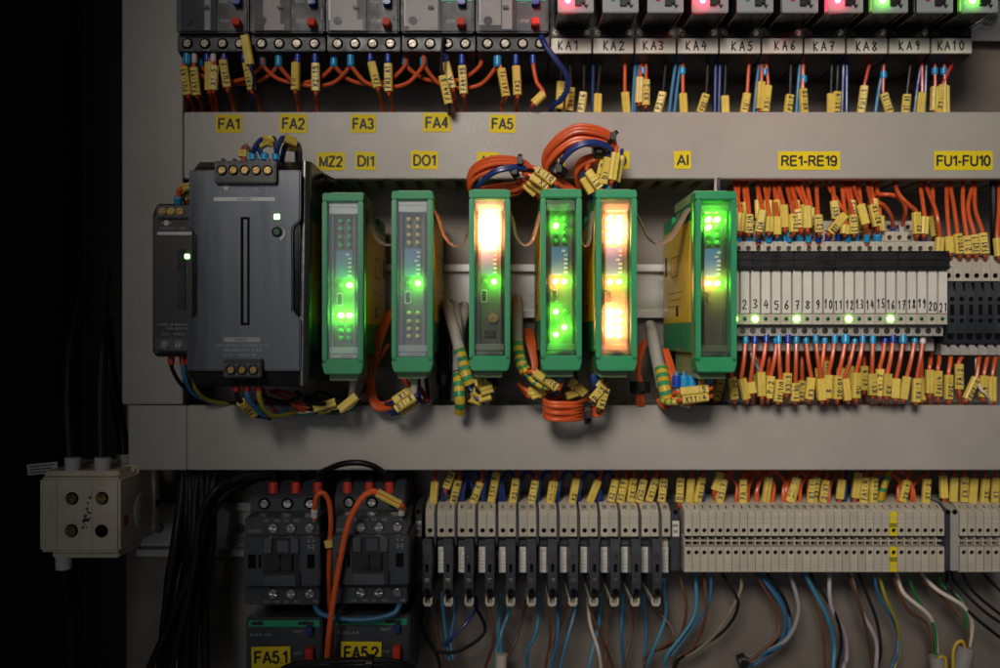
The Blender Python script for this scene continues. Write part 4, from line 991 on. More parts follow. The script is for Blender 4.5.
# ------------------------------------------------------------------ contactors and the overload relays below them
def contactor():
    t = thing('contactor', Vector((PX(282, 85), 0, PZ(545, 85))), 'dark grey contactor above the overload relay with sticker FA five point one', 'contactor', 'contactors beside the fuse levers')
    d2 = 66.0
    m = MB(); m.prism([(d2, PZ(497, d2)), (d2, PZ(520, d2)), (12, PZ(612, d2)), (12, PZ(486, d2)), (d2-10, PZ(486, d2))], PX(250, d2), PX(320, d2)); m.build('rear_block', 'slate', t, bevel=0.7)
    for x in (264.5, 287.5, 310):
        q = P(x, 503.5, d2); m = MB(); m.cyl(q, (0, -1, 0), 3.6, 0.4, 18); m.build('screw_well', 'void', t)
        m = MB(); m.screw(q+Vector((0, -0.35, 0)), 2.3); m.build('power_screw', 'steel', t)
    d1 = 85.0
    m = MB(); m.pbox(244.8, 517.5, 319.3, 537, d1, 14); m.build('upper_strip', 'slate', t, bevel=0.6)
    m = MB(); m.pbox(244.8, 586.5, 319.3, 605, d1, 14); m.build('lower_strip', 'slate', t, bevel=0.6)
    for y in (528, 593.5):
        for x in (273.3, 291.3, 310):
            q = P(x, y, d1); m = MB(); m.cyl(q, (0, -1, 0), 3.1, 0.5, 18); m.build('screw_well', 'black', t)
            m = MB(); m.screw(q+Vector((0, -0.45, 0)), 2.55); m.build('control_screw', 'steel', t)
    for s, x, y, w in (('13', 266, 520.5, 4), ('NO', 277.5, 520.5, 5.5), ('21', 286, 520.5, 4), ('NC', 297, 520.5, 5.5), ('A1', 315, 520.5, 5), ('24VDC', 254.5, 531, 13), ('14', 266.5, 601.5, 4), ('NO', 277.5, 601.5, 5.5), ('22', 286, 601.5, 4), ('NC', 297, 601.5, 5.5), ('A2', 315, 601, 5)):
        text('terminal_lettering', s, x, y, d1, w, 2.7, 'print_grey', t)
    d = 92.0
    m = MB(); m.pbox(243.3, 537.2, 319.8, 586.3, d, 16); m.build('front_block', 'slate', t, bevel=0.7)
    m = MB(); m.pbox(262.5, 538.5, 299.5, 574.5, d+0.3, d-1); m.build('front_recess', 'black', t)
    m = MB(); m.pbox(263.5, 539, 271.3, 553.5, d+2.5, d-2); m.pbox(290.5, 539, 298.3, 553.5, d+2.5, d-2); m.pbox(277, 540.5, 288.5, 552.5, d+1.6, d-2); m.build('guide', 'slate_lit', t, bevel=0.4)
    m = MB(); m.pbox(269.5, 555.5, 279.5, 571, d+3.5, d-2); m.pbox(282, 555.5, 291.5, 571, d+3.5, d-2); m.pbox(278, 558.5, 283, 568, d+2.3, d-2); m.build('armature', 'black', t, bevel=0.4)
    m = MB(); m.pbox(264, 575.3, 295.5, 586.2, d+1.2, d-2); m.build('flap', 'slate_lit', t, bevel=0.4)
    m = MB(); m.pbox(296.2, 572, 299.8, 586.6, d+2.0, d-2); m.build('flap_hinge', 'black', t, bevel=0.3)
    for a, b in ((248, 255.8), (258.5, 261.2), (307, 314.7)):
        m = MB(); m.pbox(a, 554.5, b, 568.3, d+0.15, d-1); m.build('side_window', 'void', t)
    m = MB()
    for cx in (308.5, 313.5):
        for a in ((cx-.3, 538.8, cx+.3, 542), (cx-1.2, 541.4, cx+1.2, 542), (cx-.3, 545.6, cx+.3, 550), (cx-1.6, 545, cx+1.6, 545.6)): m.pbox(*a, d+0.1, d-.05)
    m.pbox(308.5, 547.4, 313.5, 548, d+0.1, d-.05)
    m.build('contact_symbol', 'print_grey', t, smooth=False)
    return t
ct = contactor()
dup(ct, 87.7*S(85), 1.2*S(85), 'dark grey contactor above the overload relay with sticker FA five point two')
def overload_low(x0, y0, s, sx0, sy0, sx1, sy1, r):
    d = 78.0; x1 = x0+76
    t = thing('overload_relay', Vector((PX((x0+x1)/2, d), 0, PZ(y0+25, d))), 'dark grey overload relay with green stripe behind the sticker %s' % s.replace('5.1', ' five point one').replace('5.2', ' five point two'), 'overload relay', 'overload relays under the contactors')
    m = MB(); m.pbox(x0, y0, x1, y0+80, d, 12); m.build('housing', 'slate', t, bevel=0.9)
    m = MB(); m.pbox(x0+2.5, y0+3, x1-2.5, y0+9.5, d+0.5, d-1); st = m.build('green_stripe', 'stripe_green', t, bevel=0.2)
    for a, b in ((5, 17), (52, 68)):
        pts = [(x0+a+(b-a)*k/7, y0+6.2+random.uniform(-2.6, -1.2)) for k in range(8)] + [(x0+b-(b-a)*k/7, y0+6.2+random.uniform(1.0, 2.4)) for k in range(8)]
        m = MB(); m.add([P(x, y, d+0.62) for x, y in pts], [tuple(range(16))]); m.build('ink_blot', 'ink', st, smooth=False)
    text('type_lettering', '0.63-1A', x0+15, y0+17, d, 22, 2.8, 'print_grey', t)
    text('reset_lettering', 'RESET', x1-24, y0+14, d, 10, 3, 'print_grey', t); text('stop_lettering', 'STOP', x1-24, y0+36, d, 8, 3, 'print_grey', t)
    m = MB(); m.pbox(x1-16.5, y0+10.5, x1-10, y0+18, d+5, d-1); m.build('reset_button', 'navy', t, bevel=0.5)
    m = MB(); m.pbox(x1-17, y0+32, x1-9.5, y0+44, d+6, d-1); m.build('stop_button', 'stop_red', t, bevel=0.5)
    m = MB(); m.pbox(x0+8, y0+30, x0+40, y0+62, d+0.9, d-.2); m.build('setting_window', 'slate_lit', t, bevel=0.3)
    sticker(s, sx0, sy0, sx1, sy1, 'on a dark overload relay', d+1.2, r, tw=0.84, th=0.64)
overload_low(246, 617.5, 'FA5.1', 251.5, 646.5, 290.5, 667.5, 0.02)
overload_low(333.6, 615.5, 'FA5.2', 341, 641.5, 381.5, 663.5, -0.01)

# ------------------------------------------------------------------ beige switch block at the cabinet wall
def switch_block():
    d = 88.0
    t = thing('switch_block', Vector((PX(80, d), 0, PZ(515, d))), 'grubby beige switch block with brass screws at the cabinet wall', 'switch block')
    x0, x1, y0, y1 = 39, 119.5, 478, 552.5
    X0, X1 = PX(x0, d), PX(x1, d)
    m = MB(); m.prism([(d, PZ(y0, d)), (d, PZ(y1, d)), (34, PZ(y1+2, d)), (34, PZ(y0-6, d)), (d-26, PZ(y0-6, d)), (d-26, PZ(y0, d))], X0, X1); m.build('housing', 'beige_old', t, bevel=1.4, seg=3)
    m = MB(); m.pbox(44, 471, 119, 479, d-8, d-30); m.build('upper_ledge', 'beige_old', t, bevel=0.8)
    m = MB(); m.pbox(52, 552, 119, 558, d-6, d-40); m.build('lower_ledge', 'beige_old', t, bevel=0.8)
    for x in (57, 92):
        m = MB(); m.pbox(x-0.3, 479.5, x+0.3, 552, d+0.12, d-.1); m.build('moulded_line', 'grey_plastic', t)
    for x, y, br in ((72, 498.5, 1), (102, 498.3, 1), (71.5, 530.7, 1), (101.5, 531, 0)):
        q = P(x, y, d); m = MB(); m.cyl(q+Vector((0, 0.2, 0)), (0, -1, 0), 3.9, 0.45, 18, 3.6); w = m.build('screw_well', 'void', t)
        if br:
            m = MB(); m.screw(q+Vector((0, -0.35, 0)), 2.9); m.build('screw', 'brass', w)
    # right flank: round boss, red dot and end flange
    yb = PZ(510, d-28)
    m = MB(); m.cyl((X1-0.2, -(d-30), yb), (1, 0, 0), 11, 1.6, 26, 10.2); b = m.build('round_boss', 'beige_old', t, bevel=0.3)
    m = MB(); m.cyl((X1+1.3, -(d-30), yb), (1, 0, 0), 7.5, 0.7, 22); m.build('boss_plug', 'beige', b, bevel=0.3)
    m = MB(); m.cyl((X1-0.1, -(d-8), yb-2), (1, 0, 0), 3.4, 0.6, 16); m.build('red_dot', 'red', t)
    m = MB(); m.box(X1+0.05, X1+2.4, -42, -34, PZ(y1-4, d), PZ(y0+2, d)); m.build('end_flange', 'beige_old', t, bevel=0.6)
    m = MB(); m.cyl((X1+2.3, -38, yb), (1, 0, 0), 2.6, 0.4, 14); m.build('flank_hole', 'void', t)
    for x, y, dd_, hh in ((72.5, 474, d-12, 16.5), (102, 474, d-12, 16.5), (123.5, 466, d-38, 12)):
        q = P(x, y, dd_); m = MB(); m.cyl(q, (0.06, 0, 1), 3.9, hh*S(dd_), 20, 4.8); m.build('cable_collar', 'white_plastic', t, bevel=0.4)
    q = P(63.5, 569, d-12); m = MB(); m.cyl(q, (0, 0, 1), 4.3, 15*S(d-12), 20, 4.6); m.build('cable_collar', 'white_plastic', t, bevel=0.4)
    m = MB(); q = P(41, 469, d-20); m.T = Matrix.Translation(q) @ Matrix.Rotation(-0.1, 4, 'Y'); m.box(-8, 10, -.3, .3, -3, 3.4); pt = m.build('paper_label', 'white_paper', t)
    for k in range(3):
        m = MB(); m.T = Matrix.Translation(q) @ Matrix.Rotation(-0.1, 4, 'Y'); m.box(-6.5, 8.5-k*2, -.4, -.32, 1.6-k*1.8, 2.2-k*1.8); m.build('printed_line', 'ink', pt, smooth=False)
    m = MB()
    for k in range(26):
        x = random.gauss(87, 2.2); y = random.gauss(517, 7); q = P(x, y, d+0.06); s = random.uniform(0.25, 0.9); a0 = random.random()*6
        m.add([q+Vector((math.cos(a0+a)*s*random.uniform(.6, 1.3), -0.02*k/26, math.sin(a0+a)*s*random.uniform(.8, 1.8))) for a in (0, 1.2, 2.5, 3.8, 5)], [(0, 1, 2, 3, 4)])
    m.build('scuff_mark', 'ink', t, smooth=False)
switch_block()
# ------------------------------------------------------------------ wires
def mk():
    a = random.choice(['FU', 'FA', 'X', 'EX', 'KA', 'P', 'DI', 'B'])
    return random.choice([a + str(random.randint(1, 9)) + ':' + str(random.randint(1, 48)), a + str(random.randint(1, 4)) + ':' + random.choice('AN') + str(random.randint(1, 4)), str(random.randint(1, 9)) + 'X:' + str(random.randint(1, 9))])
SKY, NAV, WHI, REDF = 'ferrule_sky', 'ferrule_navy', 'ferrule_white', 'ferrule_red'
# --- under the overload relays
GT = 'wires under the overload relays'
def ov(x): return 'under the relay above sticker FA ' + NUM[1 + sum(1 for a, b in OX if x > b)] if x < 549 else 'under the relay above sticker FA five'
def tl(f, s0, s1, tail, ft, tx, colr='orange', d=66, fr=None):   # ferrule px, sleeve ends, tail px
    pts = [(f[0], 52, d-2), (f[0], f[1], d), (s0[0], s0[1], d), ((s0[0]+s1[0])/2, (s0[1]+s1[1])/2, d+1), (s1[0], s1[1], d), (tail[0], tail[1], 48), (tail[0]+2, 120, 40)]
    wire(colr, pts, 1.25, ov(f[0]), GT, [((*s0, d), (*s1, d), tx)], [((f[0], f[1]+4.5, d), (f[0], f[1]-6, d), ft, fr)])
tl((187.2, 60), (183.8, 67), (188, 95), (192, 104), SKY, 'FU1:A1', fr=2.3)
tl((194.6, 59), (194, 68), (197, 95.5), (201, 104), WHI, 'FA1:97')
tl((207, 58), (209.3, 62.5), (209.3, 90.5), (212, 104), NAV, None)
tl((213.5, 58), (214.5, 66), (213.5, 90), (216, 104), WHI, 'X1:5')
tl((224.3, 57.5), (222.9, 60.5), (227.2, 87.5), (233, 103), NAV, 'FU1:1')
tl((244, 57), (246.7, 63), (251.8, 90), (259, 102), NAV, 'FA1:16')
tl((297.7, 59), (296, 63), (295.2, 90), (298, 103), NAV, 'FU1:2')
tl((315.2, 59), (315.5, 63.5), (315.8, 91), (317, 104), NAV, 'X2:15')
tl((370.3, 58), (371.3, 62.5), (377.5, 87.5), (382, 104), NAV, 'FA1:46')
tl((388, 59), (388.2, 64), (388.7, 91.5), (392, 103), NAV, 'FN3:A1')
tl((446, 58), (445.7, 63), (452.5, 88.5), (456, 104), NAV, 'FA1:5')
tl((461.8, 61), (462, 66), (463.7, 94), (465, 105), NAV, 'FA4:95')
tl((497.5, 62.5), (501, 69), (506, 96.5), (502, 104), SKY, 'FA1:18', fr=2.4)
tl((515.8, 61), (516, 66.5), (517.5, 95), (516, 106), NAV, 'FA2:15')
wire('orange', [(533, 52, 62), (533, 61, 65), (535, 75, 66), (540, 92, 66), (543.7, 94, 66), (538, 99.5, 68), (533.7, 103.7, 66), (530, 112, 50), (528, 120, 42)], 1.25, ov(533), GT, [((543.7, 93.7, 66), (533.7, 103.7, 66), None)], [((533, 65, 65), (533, 55, 65), NAV)])
wire('navy', [(244, 44, 72), (245, 36, 78), (247, 48, 79), (250, 64, 78), (254, 78, 74), (252, 98, 60), (252, 120, 42)], 1.0, 'looping up over the screws of the first overload relay', GT, [((245, 35.7, 78.5), (250, 64.8, 78.5), None)])
wire('black_wire', [(447, 46, 70), (443.5, 39, 74), (442, 58, 76), (441.5, 74, 76), (448.7, 104, 74), (449, 114, 60), (450, 125, 45)], 1.0, 'looping over the screws of the overload relay above FA four', GT, [((442.3, 76, 76), (448.7, 103.8, 75), 'FA4:8')])
wire('navy', [(541, 36, 72), (546, 46, 74), (556, 60, 74), (566, 74, 72), (567.5, 88, 68), (561, 100, 64), (553, 106, 58), (548, 120, 45)], 1.7, 'thick, running down beside relay socket KA one', GT)
# orange jumper loops from relay to relay
lp = [187.2, 262.5, 278.7, 334, 350.7, 405.7, 423.7, 497.5, 480.7]
def loop(a, b, dip, d=63):
    wire('orange', [(a, 56, d), (a+1, 66, d), (a+(b-a)*.22, dip-4, d-3), ((a+b)/2, dip, d-5), (a+(b-a)*.78, dip-4, d-3), (b-1, 66, d), (b, 56, d)], 1.25, 'looping as a jumper ' + ov(a), GT, [],
         [((a, 67, d), (a, 55.5, d), SKY, 2.3)])
loop(190, 262.5, 82); loop(200, 278.7, 84, 60); loop(262.5, 334, 83, 62); loop(278.7, 350.7, 86, 64); loop(334, 405.7, 84, 62); loop(350.7, 423.7, 87, 65); loop(405.7, 480.7, 82, 60); loop(423.7, 497.5, 88, 63)

# --- below the plug-in relays
GK = 'wires below the plug-in relays'
def ka(x): return 'below the socket tagged KA ' + NUM[max(1, min(10, int((x-550.3)//42.2)+1))]
def kw(colr, x0, x1, s=None, tx=None, f=None, d=50, r=1.1, y1=118):
    pts = [(x0, 52, d), (x0+(x1-x0)*.2, 65, d), (x0+(x1-x0)*.6, 88, d)]
    sl = []
    if s:
        (a, b, c, e) = s; pts = [(x0, 52, d), (x0+(a-x0)*.5, 66, d+1), (a, b, d+2), (c, e, d+2), (c+(c-a)*.3, e+8, d-6)]
        sl = [((a, b, d+2), (c, e+3, d+2), tx)]
    else: pts.append((x1, y1, d))
    fs = [((f[0], f[1]+3, d+1), (f[0], f[1]-4, d+1), f[2], 2.0)] if f else []
    wire(colr, pts, r, ka(x0), GK, sl, fs)
for a in [('black_wire', 562, 559, (561, 82, 559, 107), 'X4:2'), ('black_wire', 570, 569, (571, 88, 569, 108), 'X4:1'), ('black_wire', 585, 581, (583.7, 92.5, 581, 110), 'P1:6'), ('navy', 593.7, 592.5),
          ('black_wire', 603, 598, (598, 94, 597.5, 110), None), ('orange', 625, 626, (625, 92.5, 626.7, 111), None), ('blue', 636.5, 632), ('blue', 640.5, 634), ('orange', 643, 639, (640, 77.5, 639, 100), None, (643, 72, SKY)),
          ('orange', 646, 646, (646, 80, 645.7, 102.5), 'X3:2'), ('black_wire', 668.7, 663, (663, 92.5, 657.5, 110), 'P2:1'), ('blue', 677.5, 668.7), ('blue', 682, 674), ('orange', 683, 683.5, (683, 93.7, 683.7, 110), None, (682.5, 72, SKY)),
          ('black_wire', 710, 705, (706, 94.5, 700, 110), 'FU2:1'), ('navy', 716, 715), ('navy', 720.5, 719), ('black_wire', 727, 725, (725, 96, 725.5, 110), None), ('orange', 751, 746, (747, 93.7, 743.7, 110), '1U:2'),
          ('blue', 760.5, 753.5), ('blue', 764.5, 757), ('orange', 765, 768, (768, 86, 765, 109), 'X5:11', (765, 73, SKY)), ('orange', 762, 761, (761.5, 82, 760, 106), None), ('black_wire', 792, 789, (790, 95, 787.6, 110), 'P3:7'),
          ('blue', 801, 796), ('blue', 804.5, 799.5), ('orange', 803.5, 804, (803, 89, 804.4, 110), 'X5:13', (803.7, 80, SKY)), ('black_wire', 833, 831, (831, 94, 830.8, 110), None), ('black_wire', 839, 837, (837, 92, 836, 109), 'X1:4'), ('navy', 844, 842), ('navy', 847, 846.5),
          ('red', 874, 865, (864.4, 86.4, 860.8, 110), 'FU1:1'), ('blue', 886.5, 874.5), ('red', 884, 884, (883.6, 93.6, 889.6, 110), 'DI:11', (883.5, 76, SKY)), ('black_wire', 914, 907, (906.9, 94.8, 905, 110), 'X1:A1'),
          ('navy', 923, 913.5), ('navy', 926.8, 924.5), ('red', 922, 922, (922, 93, 920, 110), None), ('red', 934.7, 935, (935, 87, 934, 108), None, (934.7, 72, SKY)), ('red', 943.6, 944, (945, 86, 945.5, 110), None, (943.6, 72, SKY)), ('red', 959.5, 944, (942.9, 85.5, 937.6, 110), 'X1:A2')]:
    kw(*a)

# --- above the slim relays
GU = 'wires above the slim relays'
def re_(x, up=True):
    k = max(1, min(21, int(round((x-741.0)/10.13))+2)) if up else max(1, min(21, int(round((x-745.0)/10.1))+2))
    return ('above' if up else 'below') + ' slim relay ' + NUM[k]
def uw(fx, ft, s, tx, top, mid=None, d=70, fr=None, fy=236.8, colr='orange'):
    a, b, c, e = s
    pts = [(top, 172, 40), (top+(a-top)*.15, 183, 44)]
    if mid: pts.append((mid[0], mid[1], d))
    pts += [(a, b, d), ((a+c)/2, (b+e)/2, d), (c, e, d), (fx, fy, d-6), (fx, fy+8, d-8)]
    fs = [((fx, fy-3.6, d-5), (fx, fy+5, d-7), ft, fr)] if ft else []
    wire(colr, pts, 1.25, re_(fx), GU, [((a, b, d), (c, e, d), tx)], fs)
for a in [(739, SKY, (741, 213, 740, 231.5), None, 733), (749.2, SKY, (749.2, 214.5, 748.9, 233), '61:1/4', 746), (758.2, NAV, (762.5, 210.5, 758.7, 232), 'E3A:1/A', 756), (768.6, SKY, (769.5, 216.7, 769, 232), None, 763),
          (777.6, SKY, (777, 216.7, 777, 234.7), None, 773.5), (786, SKY, (783.5, 205, 784.8, 227.5), None, 777), (789.5, SKY, (793, 214, 793.8, 232), '71-1', 785), (797, SKY, (797.5, 209.5, 799.2, 227.5), 'X1:1', 789), (800.5, SKY, (805, 205, 802.5, 228), 'X1:9', 793),
          (808.5, SKY, (807, 206, 807.5, 228), None, 799), (818.4, NAV, (818, 215, 819.3, 232), 'E2:1', 816), (827.9, NAV, (845, 215, 829.7, 233), 'BX11:1A', 823), (838.1, NAV, (834, 201, 836, 218.5), 'NX11', 833), (847.1, SKY, (845.9, 225, 844.6, 234), None, 841),
          (856.3, SKY, (853, 215, 854, 233.8), 'E1:E1', 843), (866.9, SKY, (860.5, 204.5, 865.8, 224), None, 851), (877.3, SKY, (872, 204.5, 877.3, 226), 'B2:1X', 866)]:
    uw(*a, d=random.uniform(68, 76), fr=2.3 if a[1] == SKY and random.random() < .35 else None)
for a in [(744, None, (738, 203, 741, 222), 'X2:2', 739), (747, None, (745.5, 202.5, 746, 220), None, 743), (759, None, (758.7, 200, 759.5, 218), None, 757), (770, None, (768, 200.5, 768.6, 219), None, 770), (778, None, (777.5, 200, 778, 219), None, 781),
          (796, None, (795.5, 200.5, 797, 218), None, 791), (811, None, (811, 208, 810.5, 226), 'X2:8', 806), (853, None, (852, 200.5, 853, 218), 'X1:3', 848), (862, None, (862, 216, 862.5, 233), '2:A1', 858), (873, None, (873.5, 199, 875, 217), 'DI:3', 870), (880, None, (880, 216, 880.5, 231), None, 876)]:
    uw(*a, d=random.uniform(56, 62), fy=228)
wire('orange', [(893, 232, 44), (893, 227, 46), (891, 216, 52), (884, 205.5, 56), (878, 204, 56), (872, 210, 50), (868, 222, 44)], 1.25, 'arching beside the slim relay numbered seventeen', GU, [], [((893, 224.5, 46), (893, 232, 44), NAV)])
wire('orange', [(901.7, 232, 44), (902, 226, 46), (905.5, 212, 54), (903, 202, 58), (894, 195.5, 60), (882, 194.5, 58), (874, 196, 50), (868, 206, 44)], 1.25, 'in a wide arch ending at a white ferrule', GU, [], [((901.7, 224, 46), (901.8, 232, 44), WHI)])
uw(914.8, WHI, (916, 212.5, 917, 234), 'X2:16', 891, (900, 196), 70, fy=239)
uw(923.8, NAV, (924.7, 216.7, 923.8, 234), None, 919, None, 66, fy=239)
uw(934, None, (933.6, 216, 935.5, 236), 'FU1:5', 932, None, 58)
uw(940, None, (940, 237.5, 939, 252), None, 922, (936, 212), 70, fy=256)
GF = 'wires above the lever fuse terminals'
def fw(s, tx, top, mid, k):
    a, b, c, e = s; d = 64
    wire('orange', [(top, 172, 40), (top, 183, 46), (mid, 208, 58), (a, b, d), (c, e, d), (c+.5, 262, d-8)], 1.25, 'above the %s fuse terminal from slim relay twenty-one' % ORD[k], GF, [((a, b, d), (c, e, d), tx)])
for a in [((949, 236.5, 949.9, 253), None, 946.5, 947, 1), ((957.5, 233.8, 959.5, 253.5), 'FU1:1', 950, 954, 2), ((966.5, 236, 968, 254), '2:1', 963, 963, 3), ((974, 234.7, 976, 253.5), 'FU3:1', 973, 968, 4), ((982.6, 233, 985, 253.5), 'FA1:1', 975, 975, 5), ((997, 238, 999, 256), None, 999, 999, 6)]: fw(*a)
wire('black_wire', [(993, 170, 45), (993, 190, 50), (993.4, 220, 50), (994, 262, 45)], 2.0, 'thick, dropping behind the lever fuse terminals', GF)

# --- below the slim relays
GB = 'wires below the slim relays'
def bw(fx, ft, s, tx, d=62, fr=None, tail=None, fy=339.5, colr='orange', ctx=None):
    a, b, c, e = s; tail = tail or c
    pts = [(fx, 334, d-3), (fx, fy, d-1), (fx+(a-fx)*.4, fy+(b-fy)*.5, d+1), (a, b, d), ((a+c)/2, (b+e)/2, d), (c, e, d), (tail, 404, d-16), (tail, 414, 40)]
    fs = [((fx, fy+4.6, d-.5), (fx, fy-4.5, d-1.5), ft, fr)] if ft else []
    wire(colr, pts, 1.25, ctx or re_(fx, False), GB, [((a, b, d), (c, e, d), tx)], fs)
for a in [(733, None, (732, 377.5, 734.6, 399), '1:00'), (745.7, SKY, (741.8, 378.5, 746.7, 399), None), (754.9, NAV, (750.5, 382, 752.5, 393), None), (766.2, NAV, (761, 372, 762, 396), None), (777.2, SKY, (771, 376, 768.2, 398), 'P:2'), (778.8, SKY, (780.2, 379.5, 778, 401.5), '1F:1/0'),
          (788, NAV, (787.6, 373, 786.6, 393), 'X3:3'), (796.3, SKY, (795.4, 383, 795, 401), '1:30'), (806, SKY, (811, 377.6, 809, 399), 'X3:5'), (815.8, SKY, (821, 378.5, 822.2, 400), None), (824.6, SKY, (820, 380, 821, 398), None), (834.7, SKY, (828.5, 374.7, 827.5, 398), '8:1'),
          (845.4, SKY, (838.2, 375.6, 837.2, 399), '10:01'), (854.7, SKY, (845, 378.5, 848, 400), None), (862.8, SKY, (856.5, 372.7, 856, 398), 'RU01'), (872.7, SKY, (872, 373.7, 872.7, 395), 'X1:8'), (885, NAV, (880, 369, 880, 396), 'X1:7'), (893, NAV, (887.7, 373.7, 886.7, 396), 'EXT1'),
          (903, SKY, (896.4, 378.5, 895.5, 398), None), (914.5, SKY, (907, 376.6, 903.3, 399), None), (922.7, WHI, (917, 378.5, 915.9, 402), 'X6:1')]:
    bw(*a, d=random.uniform(72, 77), fr=2.4 if a[0] in (777.2, 845.4, 903) else None)
for a in [(724, None, (721.4, 379.5, 715.6, 400), 'X3:1'), (759, None, (757, 374, 757.5, 394), None), (770, None, (768, 375, 770, 396), '6:1'), (802, None, (802, 380.5, 800.3, 400), 'X1:4'), (820, None, (819, 368, 819.5, 388), None), (828, None, (826.5, 361, 826.5, 381), 'X4:11'), (848, None, (850, 366, 850, 386), None), (864.3, None, (864.3, 366, 864.3, 390), 'X2:9'),
          (921.5, None, (921.4, 377.5, 921.4, 400), None), (842, None, (841, 368, 841, 390), None)]:
    bw(*a, d=random.uniform(48, 54), fy=348)
wire('sky_blue', [(751, 352, 60), (754, 360, 66), (759.5, 372, 68), (760, 382, 68), (755, 394, 66), (750, 404, 60), (748, 412, 50)], 0.9, 'dangling below slim relay three', GB, [], [((754.6, 361, 66), (752.6, 353, 62), WHI)])
BF = 'wires below the lever fuse terminals'
for a in [((929.5, 369.8, 929.5, 393), None, 930.5, 3), ((937.9, 370.8, 937.9, 396), 'FA1:46', 939.5, 4), ((948.6, 374.7, 948.6, 399), 'FU2:1', 951, 5), ((959, 364, 959, 389), 'FA:2', 961.5, 6), ((976, 377.6, 966.5, 399), 'FU3:2', 980, 7), ((984, 375.6, 983, 397), 'X9:1', 988, 8), ((992.4, 376.6, 991.8, 401), None, 996, 9)]:
    s, tx, x, k = a; d = 58
    wire('orange', [(x, 346, 48), (x, 354, 52), ((x+s[0])/2+.5, 362, 56), (s[0], s[1], d), (s[2], s[3], d), (s[2]+1, 405, 48), (s[2]+1, 414, 40)], 1.25, 'below the %s fuse terminal from slim relay twenty-one' % ORD[k-2], BF, [((s[0], s[1], d), (s[2], s[3], d), tx)])
wire('white_wire', [(976.4, 350, 50), (976.5, 372, 54), (980, 388, 60), (986, 394, 62), (990, 402, 58), (991, 414, 45)], 0.8, 'thin, among the sleeves below the lever fuse terminals', BF)

# --- above the lower terminals
GL = 'wires entering the lower terminal row from above'
def lo_(x):
    if x < 674:
        k = int(round((x-429.8)/20.42)); k = max(0, min(11, k))
        return ('into the %s fuse lever from the contactors' if abs(x-429.8-20.42*k) < 6 else 'beside the %s fuse lever from the contactors') % ORD[k+1]
    if x > 955: return 'into %s terminal of the short end block' % ORD[max(1, min(6, int(round((x-963.6)/8.1))+1))]
    i = max(0, min(32, int(round((x-688.3)/7.89))))
    if i == EARTH: return 'entering the yellow earth terminal'
    return 'into %s terminal from the earth terminal, %s side' % (ORD[abs(i-EARTH)], 'fuse lever' if i < EARTH else 'end block')
def lw(s, tx, dtop=None, colr='orange', d=38):
    a, b, c, e = s; dtop = a + (a-c)*.35 if dtop is None else dtop
    wire(colr, [(dtop, 462, 34), (dtop, 470, 34), (a, b, d), (c, e, d), (c+(c-a)*.12, e+6, 34)], 1.25, lo_(c), GL, [((a, b, d), (c, e, d), tx)])
f1 = lambda L, x0: [((a/5.1375+x0, b/5.1375+450, c/5.1375+x0, e/5.1375+450), tx) for a, b, c, e, tx in L]
for s, tx in f1([(180, 160, 172, 275, None), (270, 110, 238, 195, '1X:2'), (300, 155, 272, 275, 'AB1:N'), (415, 165, 375, 275, 'X2:5'), (497, 115, 470, 265, '15X:7'), (597, 145, 578, 275, 'X2:7'), (697, 155, 675, 275, '12:11'), (795, 160, 772, 275, 'X1:1')], 400) \
    + f1([(68, 160, 52, 272, None), (188, 145, 165, 270, 'X2:11'), (300, 155, 255, 270, None), (390, 150, 365, 262, 'X2:14'), (437, 150, 412, 270, 'X5:19'), (480, 145, 465, 265, '2X:2'), (535, 150, 508, 268, 'FU2:1'), (595, 145, 560, 262, 'X1:2'), (637, 145, 625, 265, '41:2X')], 540) \
    + f1([(55, 140, 48, 265, 'DI:11'), (110, 145, 100, 268, None), (165, 140, 140, 268, 'X1:3'), (260, 115, 230, 205, None), (278, 150, 255, 270, 'X3:7'), (377, 150, 375, 270, 'FA:1'), (510, 138, 490, 268, None), (650, 140, 615, 265, 'EX:1'), (735, 148, 722, 268, 'X1:1')], 670) \
    + f1([(10, 150, -2, 250, None), (95, 115, 78, 245, None), (130, 140, 120, 270, 'FA1:N'), (175, 140, 170, 268, 'X5:11'), (345, 155, 320, 265, '2X:1'), (447, 148, 440, 270, 'X1:2'), (530, 130, 535, 245, None), (588, 140, 582, 265, None), (640, 135, 637, 265, 'EX:5'), (690, 145, 680, 270, None), (748, 145, 740, 270, '3X:1'), (800, 140, 795, 268, 'X1:6')], 840) \
    + [((797, 478, 791, 502), None), ((817, 477, 813, 502), 'X3:1'), ((826, 480, 823, 502), '2:X1')]:
    lw(s, tx)
# second layer of orange and blue leads among the sleeves
random.seed(21)
for x in [703, 716, 722, 736, 748, 757, 773, 783, 800, 808, 829, 845, 852, 861, 898, 912]:
    b = x + random.uniform(-8, 8); h = random.uniform(470, 478)
    wire(random.choice(['orange', 'orange', 'navy']), [(b+random.uniform(3, 14), 466, 28), (b+4, h, 30), (x+1, 486, 34), (x, 500, 36), (x, 508, 34)], 1.1, 'behind sleeves, ' + lo_(x), GL)
